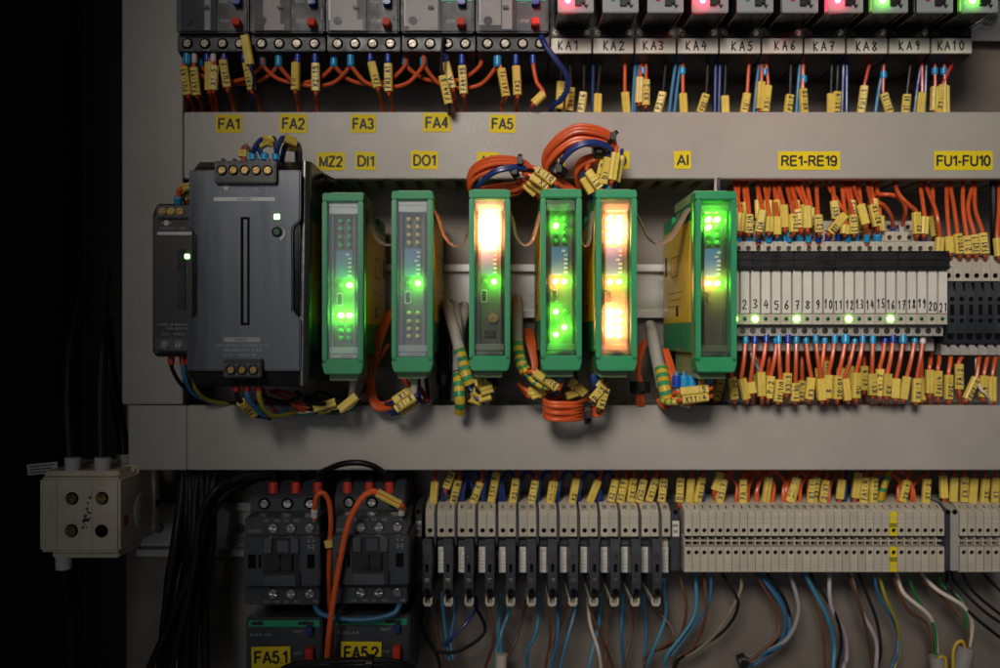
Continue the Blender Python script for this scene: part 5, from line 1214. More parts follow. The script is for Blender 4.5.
# navy arches joining the fuse terminals
for k, (a, b) in enumerate([(452, 474), (463, 484), (483, 504), (500, 517), (518, 538), (538, 558), (558, 579), (579, 601), (443, 461), (598, 616)]):
    wire('navy', [(a, 506, 34), (a+.5, 492, 36), (a+(b-a)*.25, 475.5, 34), ((a+b)/2, 471.5, 33), (a+(b-a)*.78, 475.5, 34), (b-.5, 492, 36), (b, 506, 34)], 1.25, 'arching, ' + lo_(a), GL)
for a, b in [(756, 789), (785, 812), (740, 770), (862, 905), (884, 914)]:
    wire('orange', [(a, 506, 34), (a+.5, 492, 36), (a+(b-a)*.22, 476, 32), ((a+b)/2, 471, 30), (a+(b-a)*.8, 477, 32), (b-.5, 492, 36), (b, 506, 34)], 1.25, 'arching, ' + lo_(a), GL)
def stripes(w, q, r):
    m = len(q)
    for k in range(1, m-3, 6):
        b = MB(); b.tube(q[k:k+3], r*1.04, 10); b.build('green_band', 'earth_green', w)
def earth(pts, r, label, grp, colr='yellow_wire', name='earth_lead'):
    q = spline([P(*p) for p in pts], 9); m = MB(); m.tube(q, r, 10)
    w = m.build(name, colr, None, org=q[0].copy()); tag(w, label, 'earth lead', grp); stripes(w, q, r); return w
earth([(892, 464, 34), (889, 472, 36), (884, 486, 38), (881, 502, 36), (893, 508, 30)], 2.0, 'yellow and green striped earth lead entering the yellow earth terminal', 'striped earth leads')

# --- below the lower terminals
GD = 'wires hanging below the lower terminal row'
def dn(x):
    if x < 674:
        k = max(0, min(11, int(round((x-427)/20.4)))); return 'below the %s fuse lever from the contactors' % ORD[k+1]
    if x > 948: return 'hanging below the short end block'
    i = max(0, min(32, int(round((x-688.3)/7.89))))
    return 'hanging below the earth terminal' if i == EARTH else 'below the %s terminal from the earth terminal, %s side' % (ORD[abs(i-EARTH)], 'fuse lever' if i < EARTH else 'end block')
def hw(colr, L, fx, x0, r=1.05, y0=600, d=30):
    pts = [(x/fx+x0, y/fx+550) for x, y in L]
    z = [(pts[0][0], pts[0][1]-9, 34)] + [(x, y, d + 4*math.sin(i*1.7+pts[0][0])) for i, (x, y) in enumerate(pts)]
    if pts[-1][1] > 660: z.append((pts[-1][0]*2-pts[-2][0] if False else pts[-1][0], 690, d))
    wire(colr, z, r, dn(pts[0][0]), GD)
A = (3.333, 400)
for c, L in [('sky_blue', [(140, 170), (155, 300), (165, 365)]), ('blue', [(188, 190), (170, 290), (178, 365)]), ('black_wire', [(80, 185), (75, 260), (130, 370)]), ('brown', [(125, 200), (125, 290), (140, 375)]), ('black_wire', [(250, 185), (283, 270), (200, 335), (120, 340)]), ('navy', [(255, 190), (215, 250), (140, 320)]),
             ('sky_blue', [(335, 180), (325, 300), (318, 393)]), ('sky_blue', [(360, 215), (335, 290), (338, 360)]), ('brown', [(300, 190), (312, 300), (285, 393)]), ('brown', [(418, 190), (390, 290), (360, 355)]), ('sky_blue', [(465, 180), (455, 270), (425, 340), (425, 393)]), ('brown', [(495, 185), (500, 300), (485, 393)]), ('blue', [(527, 180), (525, 290), (505, 393)]),
             ('brown', [(560, 185), (520, 290), (495, 360)]), ('sky_blue', [(590, 180), (560, 290), (535, 393)]), ('white_wire', [(628, 190), (635, 250), (660, 330), (670, 393)]), ('sky_blue', [(668, 180), (660, 260), (630, 393)]), ('brown', [(635, 200), (670, 290), (710, 393)]), ('blue', [(742, 180), (738, 290), (745, 393)]), ('brown', [(772, 190), (775, 270), (750, 370)]), ('brown', [(690, 190), (690, 280), (685, 393)]),
             ('blue', [(812, 180), (822, 260), (815, 370)]), ('brown', [(840, 185), (900, 250), (905, 300), (830, 350), (815, 393)]), ('sky_blue', [(880, 130), (885, 220), (850, 320), (820, 393)]), ('brown', [(930, 80), (955, 190), (925, 300), (830, 345), (815, 380)]), ('sky_blue', [(985, 80), (980, 220), (890, 350), (885, 393)])]:
    hw(c, L, *A, r=0.95 if c == 'brown' else 1.1)
Bf = (3.226, 690)
for c, L in [('blue', [(68, 78), (60, 170), (0, 260), (-60, 340)]), ('brown', [(45, 78), (52, 200), (20, 300), (-40, 360)]), ('black_wire', [(105, 78), (155, 170), (110, 260), (0, 330), (-50, 370)]), ('tan_wire', [(163, 78), (160, 140), (90, 260), (20, 325), (-40, 350)]),
             ('brown', [(215, 78), (280, 200), (280, 280), (200, 350), (170, 360)]), ('blue', [(225, 78), (300, 190), (295, 290), (210, 368), (175, 362)]), ('black_wire', [(250, 78), (310, 170), (315, 260), (210, 345), (170, 356)]), ('grey_wire', [(323, 78), (350, 190), (310, 290), (200, 345), (170, 352)]), ('blue', [(240, 78), (316, 200), (300, 300), (170, 366)]),
             ('brown', [(365, 78), (420, 200), (437, 381)]), ('sky_blue', [(372, 78), (440, 210), (465, 300), (462, 381)]), ('black_wire', [(390, 78), (470, 210), (488, 300), (475, 381)]), ('lilac_wire', [(450, 78), (455, 180), (500, 270), (505, 350), (495, 381)]),
             ('brown', [(512, 78), (560, 220), (590, 381)]), ('lilac_wire', [(520, 78), (545, 180), (600, 290), (600, 381)]), ('black_wire', [(545, 78), (600, 220), (615, 320), (605, 381)]), ('blue', [(595, 78), (610, 150), (665, 250), (670, 330), (650, 381)]), ('olive', [(610, 78), (630, 150), (668, 240), (676, 320), (660, 381)]),
             ('white_wire', [(668, 78), (690, 140), (770, 210), (790, 270), (797, 350)]), ('brown', [(655, 78), (700, 190), (765, 240), (788, 350)]), ('green_wire', [(705, 90), (740, 170), (785, 240), (793, 350)]), ('white_wire', [(748, 78), (800, 130), (880, 180), (910, 240), (897, 325)]), ('brown', [(745, 90), (840, 180), (895, 250), (890, 325)]), ('green_wire', [(810, 110), (875, 160), (890, 220), (893, 325)]),
             ('black_wire', [(845, 78), (860, 110), (940, 190), (1010, 240)]), ('black_wire', [(880, 78), (920, 140), (1010, 215)]), ('black_wire', [(950, 78), (1010, 140)]), ('black_wire', [(830, 78), (835, 120), (900, 200), (1010, 290)])]:
    hw(c, L, *Bf, r=1.35 if c in ('white_wire', 'sky_blue', 'lilac_wire', 'grey_wire') else 1.0, y0=574)
def cable(colr, pts, r, label, grp=None, name='grey_cable', cat='cable'):
    q = spline([P(*p) for p in pts], 8); m = MB(); m.tube(q, r, 14); w = m.build(name, colr, None, org=q[0].copy()); return tag(w, label, cat, grp)
GC = 'cut cable sheaths at the bottom'
cable('grey_wire', [(936, 656, 34), (938, 670, 34), (940, 695, 34)], 4.6, 'grey cable sheath end with white, brown and green leads, upright', GC)
cable('grey_wire', [(966, 647, 34), (962, 665, 34), (957, 695, 34)], 5.2, 'grey cable sheath end with white, brown and green leads, leaning over', GC)
cable('white_wire', [(502, 654, 34), (501, 668, 34), (500, 695, 34)], 3.6, 'cream cable sheath end below the fuse levers with two light blue leads', GC, name='cream_cable')
wire('yellow_wire', [(937, 662, 36), (940, 657.5, 38), (945, 658, 38), (946, 668, 38), (946, 692, 36)], 1.0, 'curling out of the upright grey sheath end', GD)
wire('yellow_wire', [(965, 651, 36), (963, 642, 38), (957, 643, 38), (953, 655, 38), (954, 692, 36)], 1.0, 'curling out of the leaning grey sheath end', GD)
def tie(x, y, d, r, ax, label, w=3.0):
    c = P(x, y, d); a = Vector(ax).normalized(); t = thing('cable_tie', c, label, 'cable tie', 'black cable ties')
    m = MB(); m.cyl(c - a*w/2, a, r, w, 18); m.build('strap', 'black', t, bevel=0.3)
    m = MB(); m.box(c.x-1.6, c.x+1.6, c.y-r-2.4, c.y-r+0.6, c.z-2.2, c.z+2.2); m.build('lock', 'black', t, bevel=0.3); return t
tie(742, 661, 32, 4.6, (1, 0, 0.3), 'black cable tie round the wires below the beige terminals', 5)

# --- coils and leads round the green modules
GO = 'coiled orange leads above the modules'
def coil(pts, n, spread, colr, where, grp, r=1.25, dz=1.6):
    for i in range(n):
        s = (i-(n-1)/2)
        wire(colr, [(x + s*spread[0]*math.sin(k*0.9), y + s*spread[1]*(0.25 + 0.75*math.sin(math.pi*min(1, k/(len(pts)-1)))), d + (i % 3)*dz + (k % 2)*.4) for k, (x, y, d) in enumerate(pts)], r, where, grp)
coil([(474, 196, 66), (469, 186, 72), (474, 173, 80), (490, 165, 84), (508, 163.5, 84), (524, 166, 82), (534, 173, 78)], 5, (0.4, 3.3), 'orange', 'coiled above the orange flooded module', GO)
coil([(476, 194, 70), (480, 184, 80), (494, 172, 88), (512, 167.5, 88), (530, 169, 84), (538, 174, 80)], 2, (0.4, 2.2), 'navy', 'coiled above the orange flooded module', GO)
coil([(531, 176, 76), (518, 188, 70), (500, 190, 62), (480, 190, 56)], 4, (0.5, 3.5), 'orange', 'returning behind the coil above the orange flooded module', GO)
coil([(560, 196, 66), (548, 178, 72), (546, 163, 80), (556, 148, 88), (574, 136, 92), (592, 136, 92), (608, 141, 90), (615, 150, 86), (611, 156, 80)], 7, (0.7, 3.2), 'orange', 'coiled high above the scattered green lamps module', GO)
coil([(558, 170, 78), (564, 158, 92), (576, 147, 98), (592, 142.5, 98), (608, 147, 94), (615, 158, 88), (613, 176, 82)], 2, (0.5, 2.4), 'navy', 'coiled high above the scattered green lamps module', GO)
coil([(606, 152, 84), (596, 158, 84), (582, 164, 82), (576, 174, 78), (580, 190, 68)], 4, (0.6, 3.0), 'orange', 'turning back inside the high coil', GO)
coil([(548, 160, 80), (552, 176, 76), (566, 186, 72), (578, 192, 66)], 3, (0.6, 3.0), 'orange', 'dropping behind the scattered green lamps module', GO)
tie(519.5, 162, 84, 4.6, (1, 0, -0.1), 'black cable tie on the coil above the orange flooded module', 2.6)
tie(514, 172, 84, 4.0, (1, 0, 0.6), 'black cable tie on the inner turns above the orange flooded module', 4)
tie(612, 138.5, 90, 5.2, (1, 0, -.7), 'black cable tie at the crown of the high coil', 2.4)
tie(598, 151, 88, 4.6, (1, 0, .2), 'black cable tie on the inner turns of the high coil', 6)
tie(558, 170.5, 82, 5.2, (.5, 0, .8), 'black cable tie near the foot of the high coil', 6)
GS = 'sleeved leads at the module tops'
def lead(colr, pts, s, tx, where, f=None, d=92):
    a, b, c, e = s
    wire(colr, [(*p, d-4) if len(p) == 2 else p for p in pts[0]] + [(a, b, d), (c, e, d)] + [(*p, d-6) if len(p) == 2 else p for p in pts[1]], 1.15, where, GS, [((a, b, d), (c, e, d), tx)], f or [])
for k, (s, tx, dd_) in enumerate([((536, 169, 554, 182), 'DI:1', 92), ((531, 176, 548, 187), 'FX:2', 88), ((528, 181, 542, 191), None, 80), ((535, 174, 552, 185), 'X2:4', 84), ((525, 184, 536, 194), None, 76)]):
    lead('orange', ([(s[0]-8, s[1]-2)], [(s[2]+4, s[3]+6), (s[2]+5, 200, 70)]), s, tx, 'above the scattered green lamps module, behind its top', d=dd_)
for k, (s, tx, dd_) in enumerate([((616, 153, 612, 180), None, 96), ((608, 158, 603, 184), 'DI:2', 92), ((588, 171, 600, 188), 'B1:3', 92), ((583, 178, 592, 193), None, 86), ((604, 160, 598, 186), 'X1:7', 86), ((621, 156, 616, 182), None, 88)]):
    lead('navy' if k % 2 else 'orange', ([(s[0]+1, s[1]-6)], [(s[2]-1, s[3]+4), (s[2]-1, 202, 80)]), s, tx, 'above the two-field orange module', d=dd_)
wire('blue', [(555, 182, 84), (555, 190, 88), (554, 200, 86)], 1.4, 'in a sky blue ferrule on the scattered green lamps module', GS, [], [((554.8, 184, 86), (554.5, 192, 88), SKY, 2.2)])
wire('blue', [(609, 178, 84), (608, 186, 88), (608, 200, 86)], 1.4, 'in a sky blue ferrule on the two-field orange module', GS, [], [((608.8, 180, 86), (608.5, 190, 88), SKY, 2.2)])
wire('navy', [(719, 176, 50), (718.5, 186, 80), (719, 198, 92)], 1.0, 'entering the top of the module with the yellow side label', GS)
wire('white_wire', [(716, 176, 50), (715.5, 186, 80), (716, 198, 92)], 0.8, 'entering the top of the module with the yellow side label', GS)
wire('black_wire', [(318, 172, 60), (326, 177, 90), (333, 181, 95), (334, 184, 90), (326, 190, 60)], 1.5, 'curling between the large power supply and the duct', GS)

# large power supply: output leads on top
GP = 'leads of the power supplies'
for x, c, f, tx, s in [(243, 'red', None, None, (243, 151, 243, 157)), (253, 'navy', SKY, None, (262, 140, 272, 143)), (264.5, 'navy', SKY, 'X1', (258, 146, 272, 139)), (276, 'navy', SKY, None, (284, 138, 296, 143))]:
    d = 112
    if c == 'red': wire(c, [(x, 166, d), (x, 158, d), (x, 150, d-3), (x+3, 146, d-25), (x+8, 152, d-50)], 1.3, 'on the output of the large power supply', GP, [((x, 150, d), (x, 157, d), None)])
    else: wire(c, [(x, 166, d), (x, 157, d), (x+2, 147, d+2), (s[0], s[1], d), (s[2], s[3], d-4), (s[2]+4, s[3]+6, d-30), (s[2]+4, 165, d-55)], 1.4, 'on the output of the large power supply', GP, [((s[0], s[1], d), (s[2], s[3], d-4), tx)], [((x, 153.2, d), (x, 160, d), f, 2.2)])
wire('navy', [(282, 166, 104), (283, 152, 106), (287, 143, 104), (296, 147, 96), (297, 162, 70)], 1.4, 'behind the others on the output of the large power supply', GP, [((286, 146, 106), (294, 147, 98), None)])
wire('orange', [(178, 205, 92), (178.5, 197, 96), (180, 190, 96), (188, 187, 92), (194, 190, 80)], 1.5, 'on the output of the narrow black power supply', GP, [((181, 189, 97), (190, 187, 93), None)], [((178.3, 196, 96), (178, 203, 94), SKY, 2.3)])
wire('orange', [(186, 205, 88), (186.5, 195, 90), (189, 187, 88), (196, 186, 80)], 1.3, 'second on the output of the narrow black power supply', GP, [((184, 192, 90), (187, 200, 90), None)])
for x, c, pts in [(171.3, 'black_wire', [(172, 368, 88), (178, 380, 84), (186, 389, 76), (198, 397, 60)]), (183, 'blue', [(184, 370, 90), (188, 386, 84), (197, 396, 76), (214, 403, 64)]), (188.5, 'olive', [(189, 372, 82), (196, 390, 78), (208, 400, 70), (228, 404, 60)])]:
    wire(c, [(x, 352, 88), (x, 359, 90)] + pts, 1.2, 'from the input of the narrow black power supply', GP, [], [((x, 365, 90), (x, 357, 90), REDF, 1.9)])
for x, c, pts, s in [(236.5, 'black_wire', [(237, 396, 112), (241, 403, 108), (252, 414, 98), (270, 418, 80)], (241, 402, 254, 415)), (247, 'blue', [(248, 398, 112), (256, 408, 106), (266, 416, 98), (288, 412, 80)], None), (258.7, 'olive', [(259.5, 398, 112), (265, 410, 106), (276, 416.5, 98), (296, 412, 80)], None)]:
    wire(c, [(x, 378, 110), (x, 386, 112)] + pts, 1.35, 'from the input of the large power supply', GP, [((s[0], s[1], 110), (s[2], s[3], 100), 'FU1')] if s else [], [((x, 392, 112), (x, 384, 112), REDF, 2.0)])
# tangle under the large power supply and the first module
GX = 'loose leads under the modules'
for k, (c, pts) in enumerate([('red', [(270, 391, 80), (285, 398, 84), (300, 409, 84), (318, 412, 80), (336, 411, 76)]), ('red', [(275, 390, 74), (290, 394, 80), (306, 405, 82), (330, 408, 78), (350, 404, 70)]), ('orange', [(282, 396, 78), (300, 406, 84), (320, 409, 84), (342, 410, 80), (356, 405, 66)]),
        ('white_wire', [(288, 414, 70), (304, 412, 82), (322, 410.5, 84), (340, 411.5, 82), (352, 406, 76), (358, 398, 60)]), ('green_wire', [(286, 412, 70), (302, 414, 80), (320, 412.5, 82), (338, 413, 80), (352, 409, 76), (360, 401, 60)]), ('black_wire', [(262, 396, 70), (284, 402, 86), (304, 396, 90), (326, 400, 84), (346, 392, 70)]),
        ('black_wire', [(296, 392, 70), (310, 400, 90), (318, 392, 88), (330, 396, 76), (340, 404, 60)]), ('black_wire', [(300, 414, 60), (310, 404, 88), (324, 404, 90), (334, 398, 80), (352, 396, 60)]), ('green_wire', [(240, 402, 60), (256, 408, 84), (276, 415, 84), (296, 413, 76)]), ('red', [(262, 388, 60), (272, 408, 86), (285, 415, 84), (302, 408, 72)])]):
    wire(c, pts, 1.05, 'tangled under the large power supply', GX)
for (a, b, c, e, tx, d) in [(314, 408.5, 336, 402, None, 88), (340, 410, 357, 396, None, 92), (318, 411, 338, 406, 'X1', 84)]:
    wire('black_wire', [(a-14, b+2, d-14), (a, b, d), (c, e, d), (c+6, e-4, d-8), (c+10, e-14, d-30)], 1.0, 'in the tangle beside the large power supply', GX, [((a, b, d), (c, e, d), tx)])
def under(x0, bends, colr, s, tx, where, d=84, f=None):
    wire(colr, bends[0] + ([(s[0], s[1], d), (s[2], s[3], d)] if s else []) + bends[1], 1.15, where, GX, [((s[0], s[1], d), (s[2], s[3], d), tx)] if s else [], f or [])
# module 1 and 2: white tube, orange loops
wire('white_wire', [(353, 374, 92), (353, 384, 92), (352, 392, 86), (350, 402, 70)], 2.0, 'short, below the module next to the large power supply', GX)
for k, off in enumerate((0, 3.2, 6.0)):
    wire('orange', [(394+off*.5, 308-off*2, 40), (386+off*.6, 318, 46), (375+off, 342, 58), (368.5+off, 368, 66), (367+off, 386, 70), (371+off, 402, 74), (380+off*.7, 409.5-off*.4, 76), (394, 406, 80)], 1.35, 'looping down beside the module with unlit yellow lamps', GX)
wire('orange', [(388, 345, 50), (379, 360, 58), (373, 378, 66), (374, 396, 72), (382, 404, 76), (396, 399, 78)], 1.3, 'inner loop beside the module with unlit yellow lamps', GX)
wire('white_wire', [(414, 374, 92), (414, 388, 92), (414, 393, 90)], 2.1, 'short and stiff, below the module with unlit yellow lamps', GX)
for s, tx, d in [((396, 409.5, 415, 397), 'DI:8', 92), ((394, 401, 412, 389), 'X1', 86), ((400, 412, 416, 402), None, 84)]:
    wire('navy', [(s[0]-8, s[1]+3, d-8), (s[0], s[1], d), (s[2], s[3], d), (s[2]+3, s[3]-6, d-6), (s[2]+3, 378, 84)], 1.15, 'below the module with unlit yellow lamps', GX, [((s[0], s[1], d), (s[2], s[3], d), tx)])
wire('navy', [(415, 390, 86), (418, 398, 84), (424, 403, 78), (428, 398, 66), (426, 376, 60)], 1.4, 'hooking under the module with unlit yellow lamps', GX)
wire('red', [(404, 378, 70), (412, 390, 74), (420, 400, 78), (427, 400, 72), (420, 388, 60)], 1.4, 'hooking under the module with unlit yellow lamps', GX)
# grey sheathed cables with striped ends
GG = 'grey sheathed cables between the modules'
def gcable(pts, r, stripe, label):
    w = cable('grey_wire', pts, r, label, GG)
    q = spline([P(*p) for p in stripe], 9); m = MB(); m.tube(q, r*1.02, 14); e = m.build('striped_sleeve', 'yellow_wire', w)
    for k in range(1, len(q)-3, 6):
        b = MB(); b.tube(q[k:k+4], r*1.05, 12); b.build('green_band', 'earth_green', e)
    return w
gcable([(446, 305, 20), (448, 308, 50), (452, 322, 66), (457, 340, 74), (461, 356, 80), (464, 370, 84)], 3.4, [(459.5, 350, 78), (463, 362, 82), (466, 375, 86), (470, 384, 86)], 'grey cable with striped sleeve leaning towards the orange flooded module')
gcable([(452, 304, 20), (455, 307, 40), (457, 322, 60), (458, 345, 68), (458, 372, 76)], 3.2, [(458, 374, 76), (459, 386, 80), (460, 400, 82), (460, 412, 76)], 'grey cable with striped sleeve hanging straight beside the orange flooded module')
cable('grey_wire', [(464, 306, 20), (464, 312, 44), (460, 330, 52), (458, 360, 56), (456, 400, 50)], 3.2, 'plain grey cable behind the two striped cables', GG)
cable('black_wire', [(442, 308, 20), (443, 316, 40), (443, 350, 46), (444, 400, 44)], 3.4, 'black cable beside the two striped cables', GG, name='black_cable')
gcable([(517, 300, 20), (517, 304, 50), (517, 320, 66), (517, 336, 72), (518, 350, 78)], 3.5, [(517, 342, 76), (519, 356, 80), (522, 366, 84), (526, 372, 86)], 'grey cable with striped sleeve between orange flooded and scattered green modules')
gcable([(650, 326, 30), (652, 334, 56), (655, 350, 66), (659, 368, 74), (663, 388, 80)], 3.7, [(661, 368, 76), (663, 378, 80), (665, 390, 84), (667, 398, 84)], 'pale grey cable with striped sleeve before the yellow side label')
for x, y in ((444, 356), ): tie(x, 378, 48, 5, (0, 0, 1), 'black cable tie round the dark cables beside the striped ones', 8)
earth([(523, 366, 88), (530, 378, 94), (540, 386, 96), (550, 388, 94)], 1.6, 'yellow and green striped earth lead beside a sleeve under the scattered green module', 'striped earth leads')
earth([(662, 400, 86), (668, 402, 90), (676, 402, 92), (686, 400, 90)], 1.9, 'yellow and green striped earth lead under the yellow side label module', 'striped earth leads')
# sleeves seen end on under the orange flooded module
for k, (a, b, c, e, tx) in enumerate([(468, 378, 474, 388, None), (474, 384, 486, 382, 'X1'), (472, 391, 484, 396, None), (480, 392, 492, 388, None), (484, 384, 494, 390, None), (470, 398, 482, 402, None), (478, 399, 490, 396, None)]):
    d = 84 + 2*(k % 4)
    wire('black_wire' if k % 2 else 'navy', [(464, 372+k, 82), (a, b, d+2), (c, e, d), (c+3, e-8, d-10), (492, 372, 76)], 1.0, 'bunched under the orange flooded module', GX, [((a, b, d+2), (c, e, d), tx)])
# under the scattered green module: marked sleeve and orange bundle
wire('orange', [(524, 372, 88), (533, 376, 98), (557, 386, 96), (562, 380, 88), (560, 372, 80)], 1.2, 'under the scattered green lamps module', GX, [((534, 372.5, 99), (557, 388, 99), 'DI:R54')])
wire('blue', [(560, 372, 80), (560, 380, 88), (559, 390, 84), (552, 396, 70)], 1.5, 'in a sky blue ferrule under the scattered green lamps module', GX, [], [((560, 376.5, 88), (560, 386, 88), SKY, 2.6)])
for k in range(4):
    wire('orange', [(524+k*2.2, 330, 40), (526+k*2.6, 338+k, 52), (530+k*1.6, 352, 56), (533+k, 366, 58), (532, 380, 60)], 1.25, 'bunched between orange flooded and scattered green modules', GX)
    wire('orange', [(518+k, 384+k*1.5, 74), (524+k, 389+k*1.5, 82), (533+k, 390+k, 84), (542, 388+k*2, 78)], 1.2, 'bunched below the grey cable with striped sleeve', GX)
for s in [(528, 391, 542, 394), (531, 396, 545, 391)]:
    wire('orange', [(s[0]-6, s[1]-2, 76), (s[0], s[1], 84), (s[2], s[3], 84), (s[2]+8, s[3]-5, 74)], 1.1, 'below the grey cable with striped sleeve', GX, [((s[0], s[1], 84), (s[2], s[3], 84), None)])
for k in range(6):
    y = 403.5 + k*3.3; dd_ = 92 + (k % 2)*2.4
    wire('orange', [(588, y-5, 70), (578, y-.6, 88), (565, y-.2, dd_), (552, y-.6, dd_), (545.5, y-2.4, 88), (545, y-5.5, 80), (552, y-8, 70), (572, y-10, 64)], 1.3, 'in the horizontal bundle hanging over the duct', GX)
tie(587, 413, 90, 6.6, (1, 0, 0.05), 'black cable tie closing the horizontal bundle over the duct', 3.2)
for k in range(4):
    wire('orange', [(588+k, 406+k*3, 84), (594+k*1.3, 408+k*2.4, 86), (600+k, 403+k*2, 86), (600, 394, 80)], 1.25, 'leaving the tie of the horizontal bundle', GX)
for s, tx, d in [((599, 388, 605, 380), None, 90), ((592, 400, 604, 386), 'DO:5', 94), ((600, 408, 606, 388), 'X1:8', 92), ((570, 388, 576, 380), None, 82), ((566, 396, 578, 392), None, 78), ((577, 386, 585, 394), None, 80)]:
    wire('brown', [(s[0]-4, s[1]+4, d-10), (s[0], s[1], d), (s[2], s[3], d), (s[2], s[3]-8, d-6)], 1.1, 'under the two-field orange module', GX, [((s[0], s[1], d), (s[2], s[3], d), tx)])
wire('navy', [(594, 374, 86), (595, 382, 86), (598, 392, 80)], 2.6, 'thick, under the two-field orange module', GX)
wire('navy', [(602, 374, 86), (602, 382, 86), (601, 392, 80)], 2.6, 'thick, second under the two-field orange module', GX)
# beside the yellow side label module
for k in range(5):
    wire('orange', [(650-k, 334+k*2, 40), (645-k*1.5, 344+k, 52), (640-k*.9, 362, 60), (638+k*.9, 384, 64), (638+k*1.2, 402, 62), (640+k, 412, 50)], 1.3, 'in the tied bundle before the yellow side label module', GX)
tie(640, 387, 62, 6.2, (0, 0, 1), 'black cable tie on the upright bundle before the yellow side label module', 7)
for k in range(4):
    wire('orange', [(664+k, 350, 44), (668+k*1.4, 366, 54), (672+k*1.4, 384, 62), (672+k, 398, 68), (666, 405+k, 72), (658, 400, 66)], 1.3, 'curving under the yellow side label module', GX)
for x, c in ((684, 'ferrule_sky'), (692, 'ferrule_sky'), (699, 'ferrule_navy'), (708, 'ferrule_sky'), (676.5, 'ferrule_navy')):
    wire('blue', [(x, 372, 84), (x, 384, 86), (x-1, 392, 84), (x-4, 398, 76)], 1.5, 'plugged into the underside of the yellow side label module', GX, [], [((x, 375.5, 86), (x, 387, 86), c, 2.7)])
wire('yellow_wire', [(701.5, 374, 92), (701.5, 384, 92), (700, 392, 86)], 1.9, 'plugged into the underside of the yellow side label module', GX)
for s, tx, d in [((680, 392, 708, 389), '1XS:5', 96), ((682, 400, 708, 397), 'X11:4', 96), ((676, 386, 700, 382), None, 84), ((674, 399, 690, 404), None, 90), ((676, 393, 690, 396), None, 88)]:
    wire('orange', [(s[0]-8, s[1]+4, d-12), (s[0], s[1], d), (s[2], s[3], d), (s[2]+3, s[3]-6, d-14), (s[2], 374, 70)], 1.15, 'lying under the yellow side label module', GX, [((s[0], s[1], d), (s[2], s[3], d), tx)])

# --- contactor leads
GQ = 'leads of the contactors'
for x, k in [(273.5, 1), (296, 1), (318, 1), (347.5, 2), (369.5, 2), (389.5, 2)]:
    wire('black_wire', [(x, 500, 58), (x, 492, 62), (x+.5, 482, 61), (x+3, 472, 52), (x+6, 462, 40)], 1.9, 'on top of the contactor with overload relay FA five point ' + NUM[k], GQ, [], [((x, 482, 61.5), (x, 493, 62), REDF, 2.9)])
wire('orange', [(314.5, 519, 90), (314.5, 508, 92), (317, 496, 94), (323, 493, 94), (329, 502, 92), (331, 522, 90), (330, 545, 86), (329, 580, 80), (331, 630, 60)], 1.5, 'from the contactor above sticker FA five point one', GQ, [((328.5, 540, 88), (330, 547, 88), None)], [((314.5, 509, 92), (314.5, 516.5, 90), WHI, 2.0)])
wire('orange', [(401, 515, 90), (401.5, 508, 93), (390, 497, 97), (375, 492, 98), (362, 498, 99), (349, 522, 100), (341, 556, 100), (334, 596, 98), (329, 634, 96), (327, 660, 92), (326, 700, 86)], 1.7, 'sweeping across the front of the contactor above FA five point two', GQ, [((377, 492.5, 99), (400, 504.5, 97), None)], [((401.5, 506, 94), (401.5, 514, 92), WHI, 2.0)])
wire('orange', [(331, 560, 50), (331, 590, 52), (330, 620, 54), (333, 660, 50)], 1.5, 'between the two contactors', GQ)
wire('blue', [(315, 600, 78), (316, 608, 82), (324, 615, 84), (345, 619, 86), (370, 619, 86), (392, 614, 86), (399, 606, 84), (399, 598, 78)], 1.5, 'slung between the coil terminals of the two contactors', GQ)
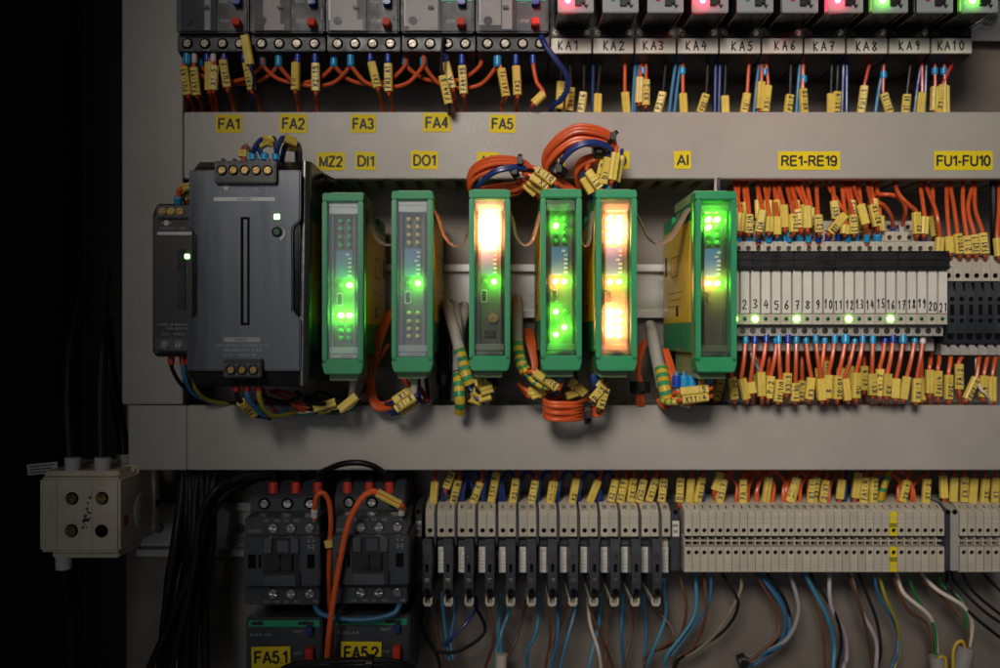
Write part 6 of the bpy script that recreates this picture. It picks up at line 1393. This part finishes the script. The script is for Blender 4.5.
for k, pts in enumerate([[(150, 668, 60), (196, 560, 62), (208, 510, 62), (228, 484, 60), (258, 473, 52), (296, 470.5, 48), (324, 474, 44), (330, 488, 40)], [(165, 690, 64), (192, 580, 66), (200, 520, 66), (216, 490, 66), (240, 479, 56), (284, 474, 46), (318, 476, 42), (323, 490, 36)], [(185, 690, 60), (190, 600, 60), (206, 530, 58), (224, 496, 58), (246, 484, 50), (262, 478, 40), (280, 480, 30)], [(318, 474, 66), (340, 464.5, 74), (362, 463, 76), (380, 470, 72), (389, 482, 60), (390, 490, 54)]]):
    cable('black_wire', pts, 2.3 if k < 3 else 1.8, ['thick black cable sweeping over the tops of the contactors', 'black cable sweeping just under the thick one over the contactors', 'black cable ending behind the contactor above FA five point one', 'black cable arching up to the contactor above FA five point two'][k], 'black cables round the contactors', name='black_cable')
# trunk of black cables beside the beige switch block
random.seed(5)
for k in range(11):
    x = 168 + k*3.6; b = random.uniform(-14, 8)
    cable('black_wire', [(x+random.uniform(-4, 8)+10, 462, 40), (x+12+random.uniform(-4, 4), 490, 44), (x+8, 540, 46+random.uniform(-6, 8)), (x+b*.4, 600, 48+random.uniform(-8, 8)), (x+b, 690, 46)], random.uniform(2.0, 3.2), 'black cable in the trunk behind the beige switch block', 'black cables in the trunk', name='black_cable')
for pts, lab in [([(71, 462, 72), (69.5, 440, 70), (68, 400, 66), (70, 350, 56), (78, 310, 40), (86, 280, 26)], 'black cable rising from the outer front collar of the beige switch block'), ([(102, 462, 72), (101.5, 440, 70), (101, 400, 66), (103, 350, 58), (104, 310, 40), (106, 270, 26)], 'black cable rising from the inner front collar of the beige switch block'), ([(124, 460, 50), (123, 440, 48), (116, 400, 44), (110, 360, 40), (108, 320, 30)], 'black cable rising from the rear collar of the beige switch block'), ([(63.5, 562, 74), (66, 590, 70), (70, 640, 60), (74, 700, 50)], 'black cable dropping from the lower collar of the beige switch block')]:
    cable('black_wire', pts, 3.3, lab, 'cables of the beige switch block', name='black_cable')
# coil of black cables lying before the lower overload relays
for k in range(7):
    o = k*1.6
    cable('black_wire', [(262+k*6, 690, 96), (284+k*5, 668+o*.3, 98), (312+k*3, 662+o, 100+k % 3), (350+k*2, 659.5+o*1.1, 102+k % 2*2), (386, 660+o*1.2, 102), (412-k*2, 668+o, 98), (424-k*4, 695, 92)], 1.35, 'thin black cable of the coil before sticker FA five point two', 'coil of thin black cables', name='black_cable')
tie(370, 664.5, 103, 5.5, (1, 0, 0.02), 'black cable tie on the coil before sticker FA five point two', 3.5)
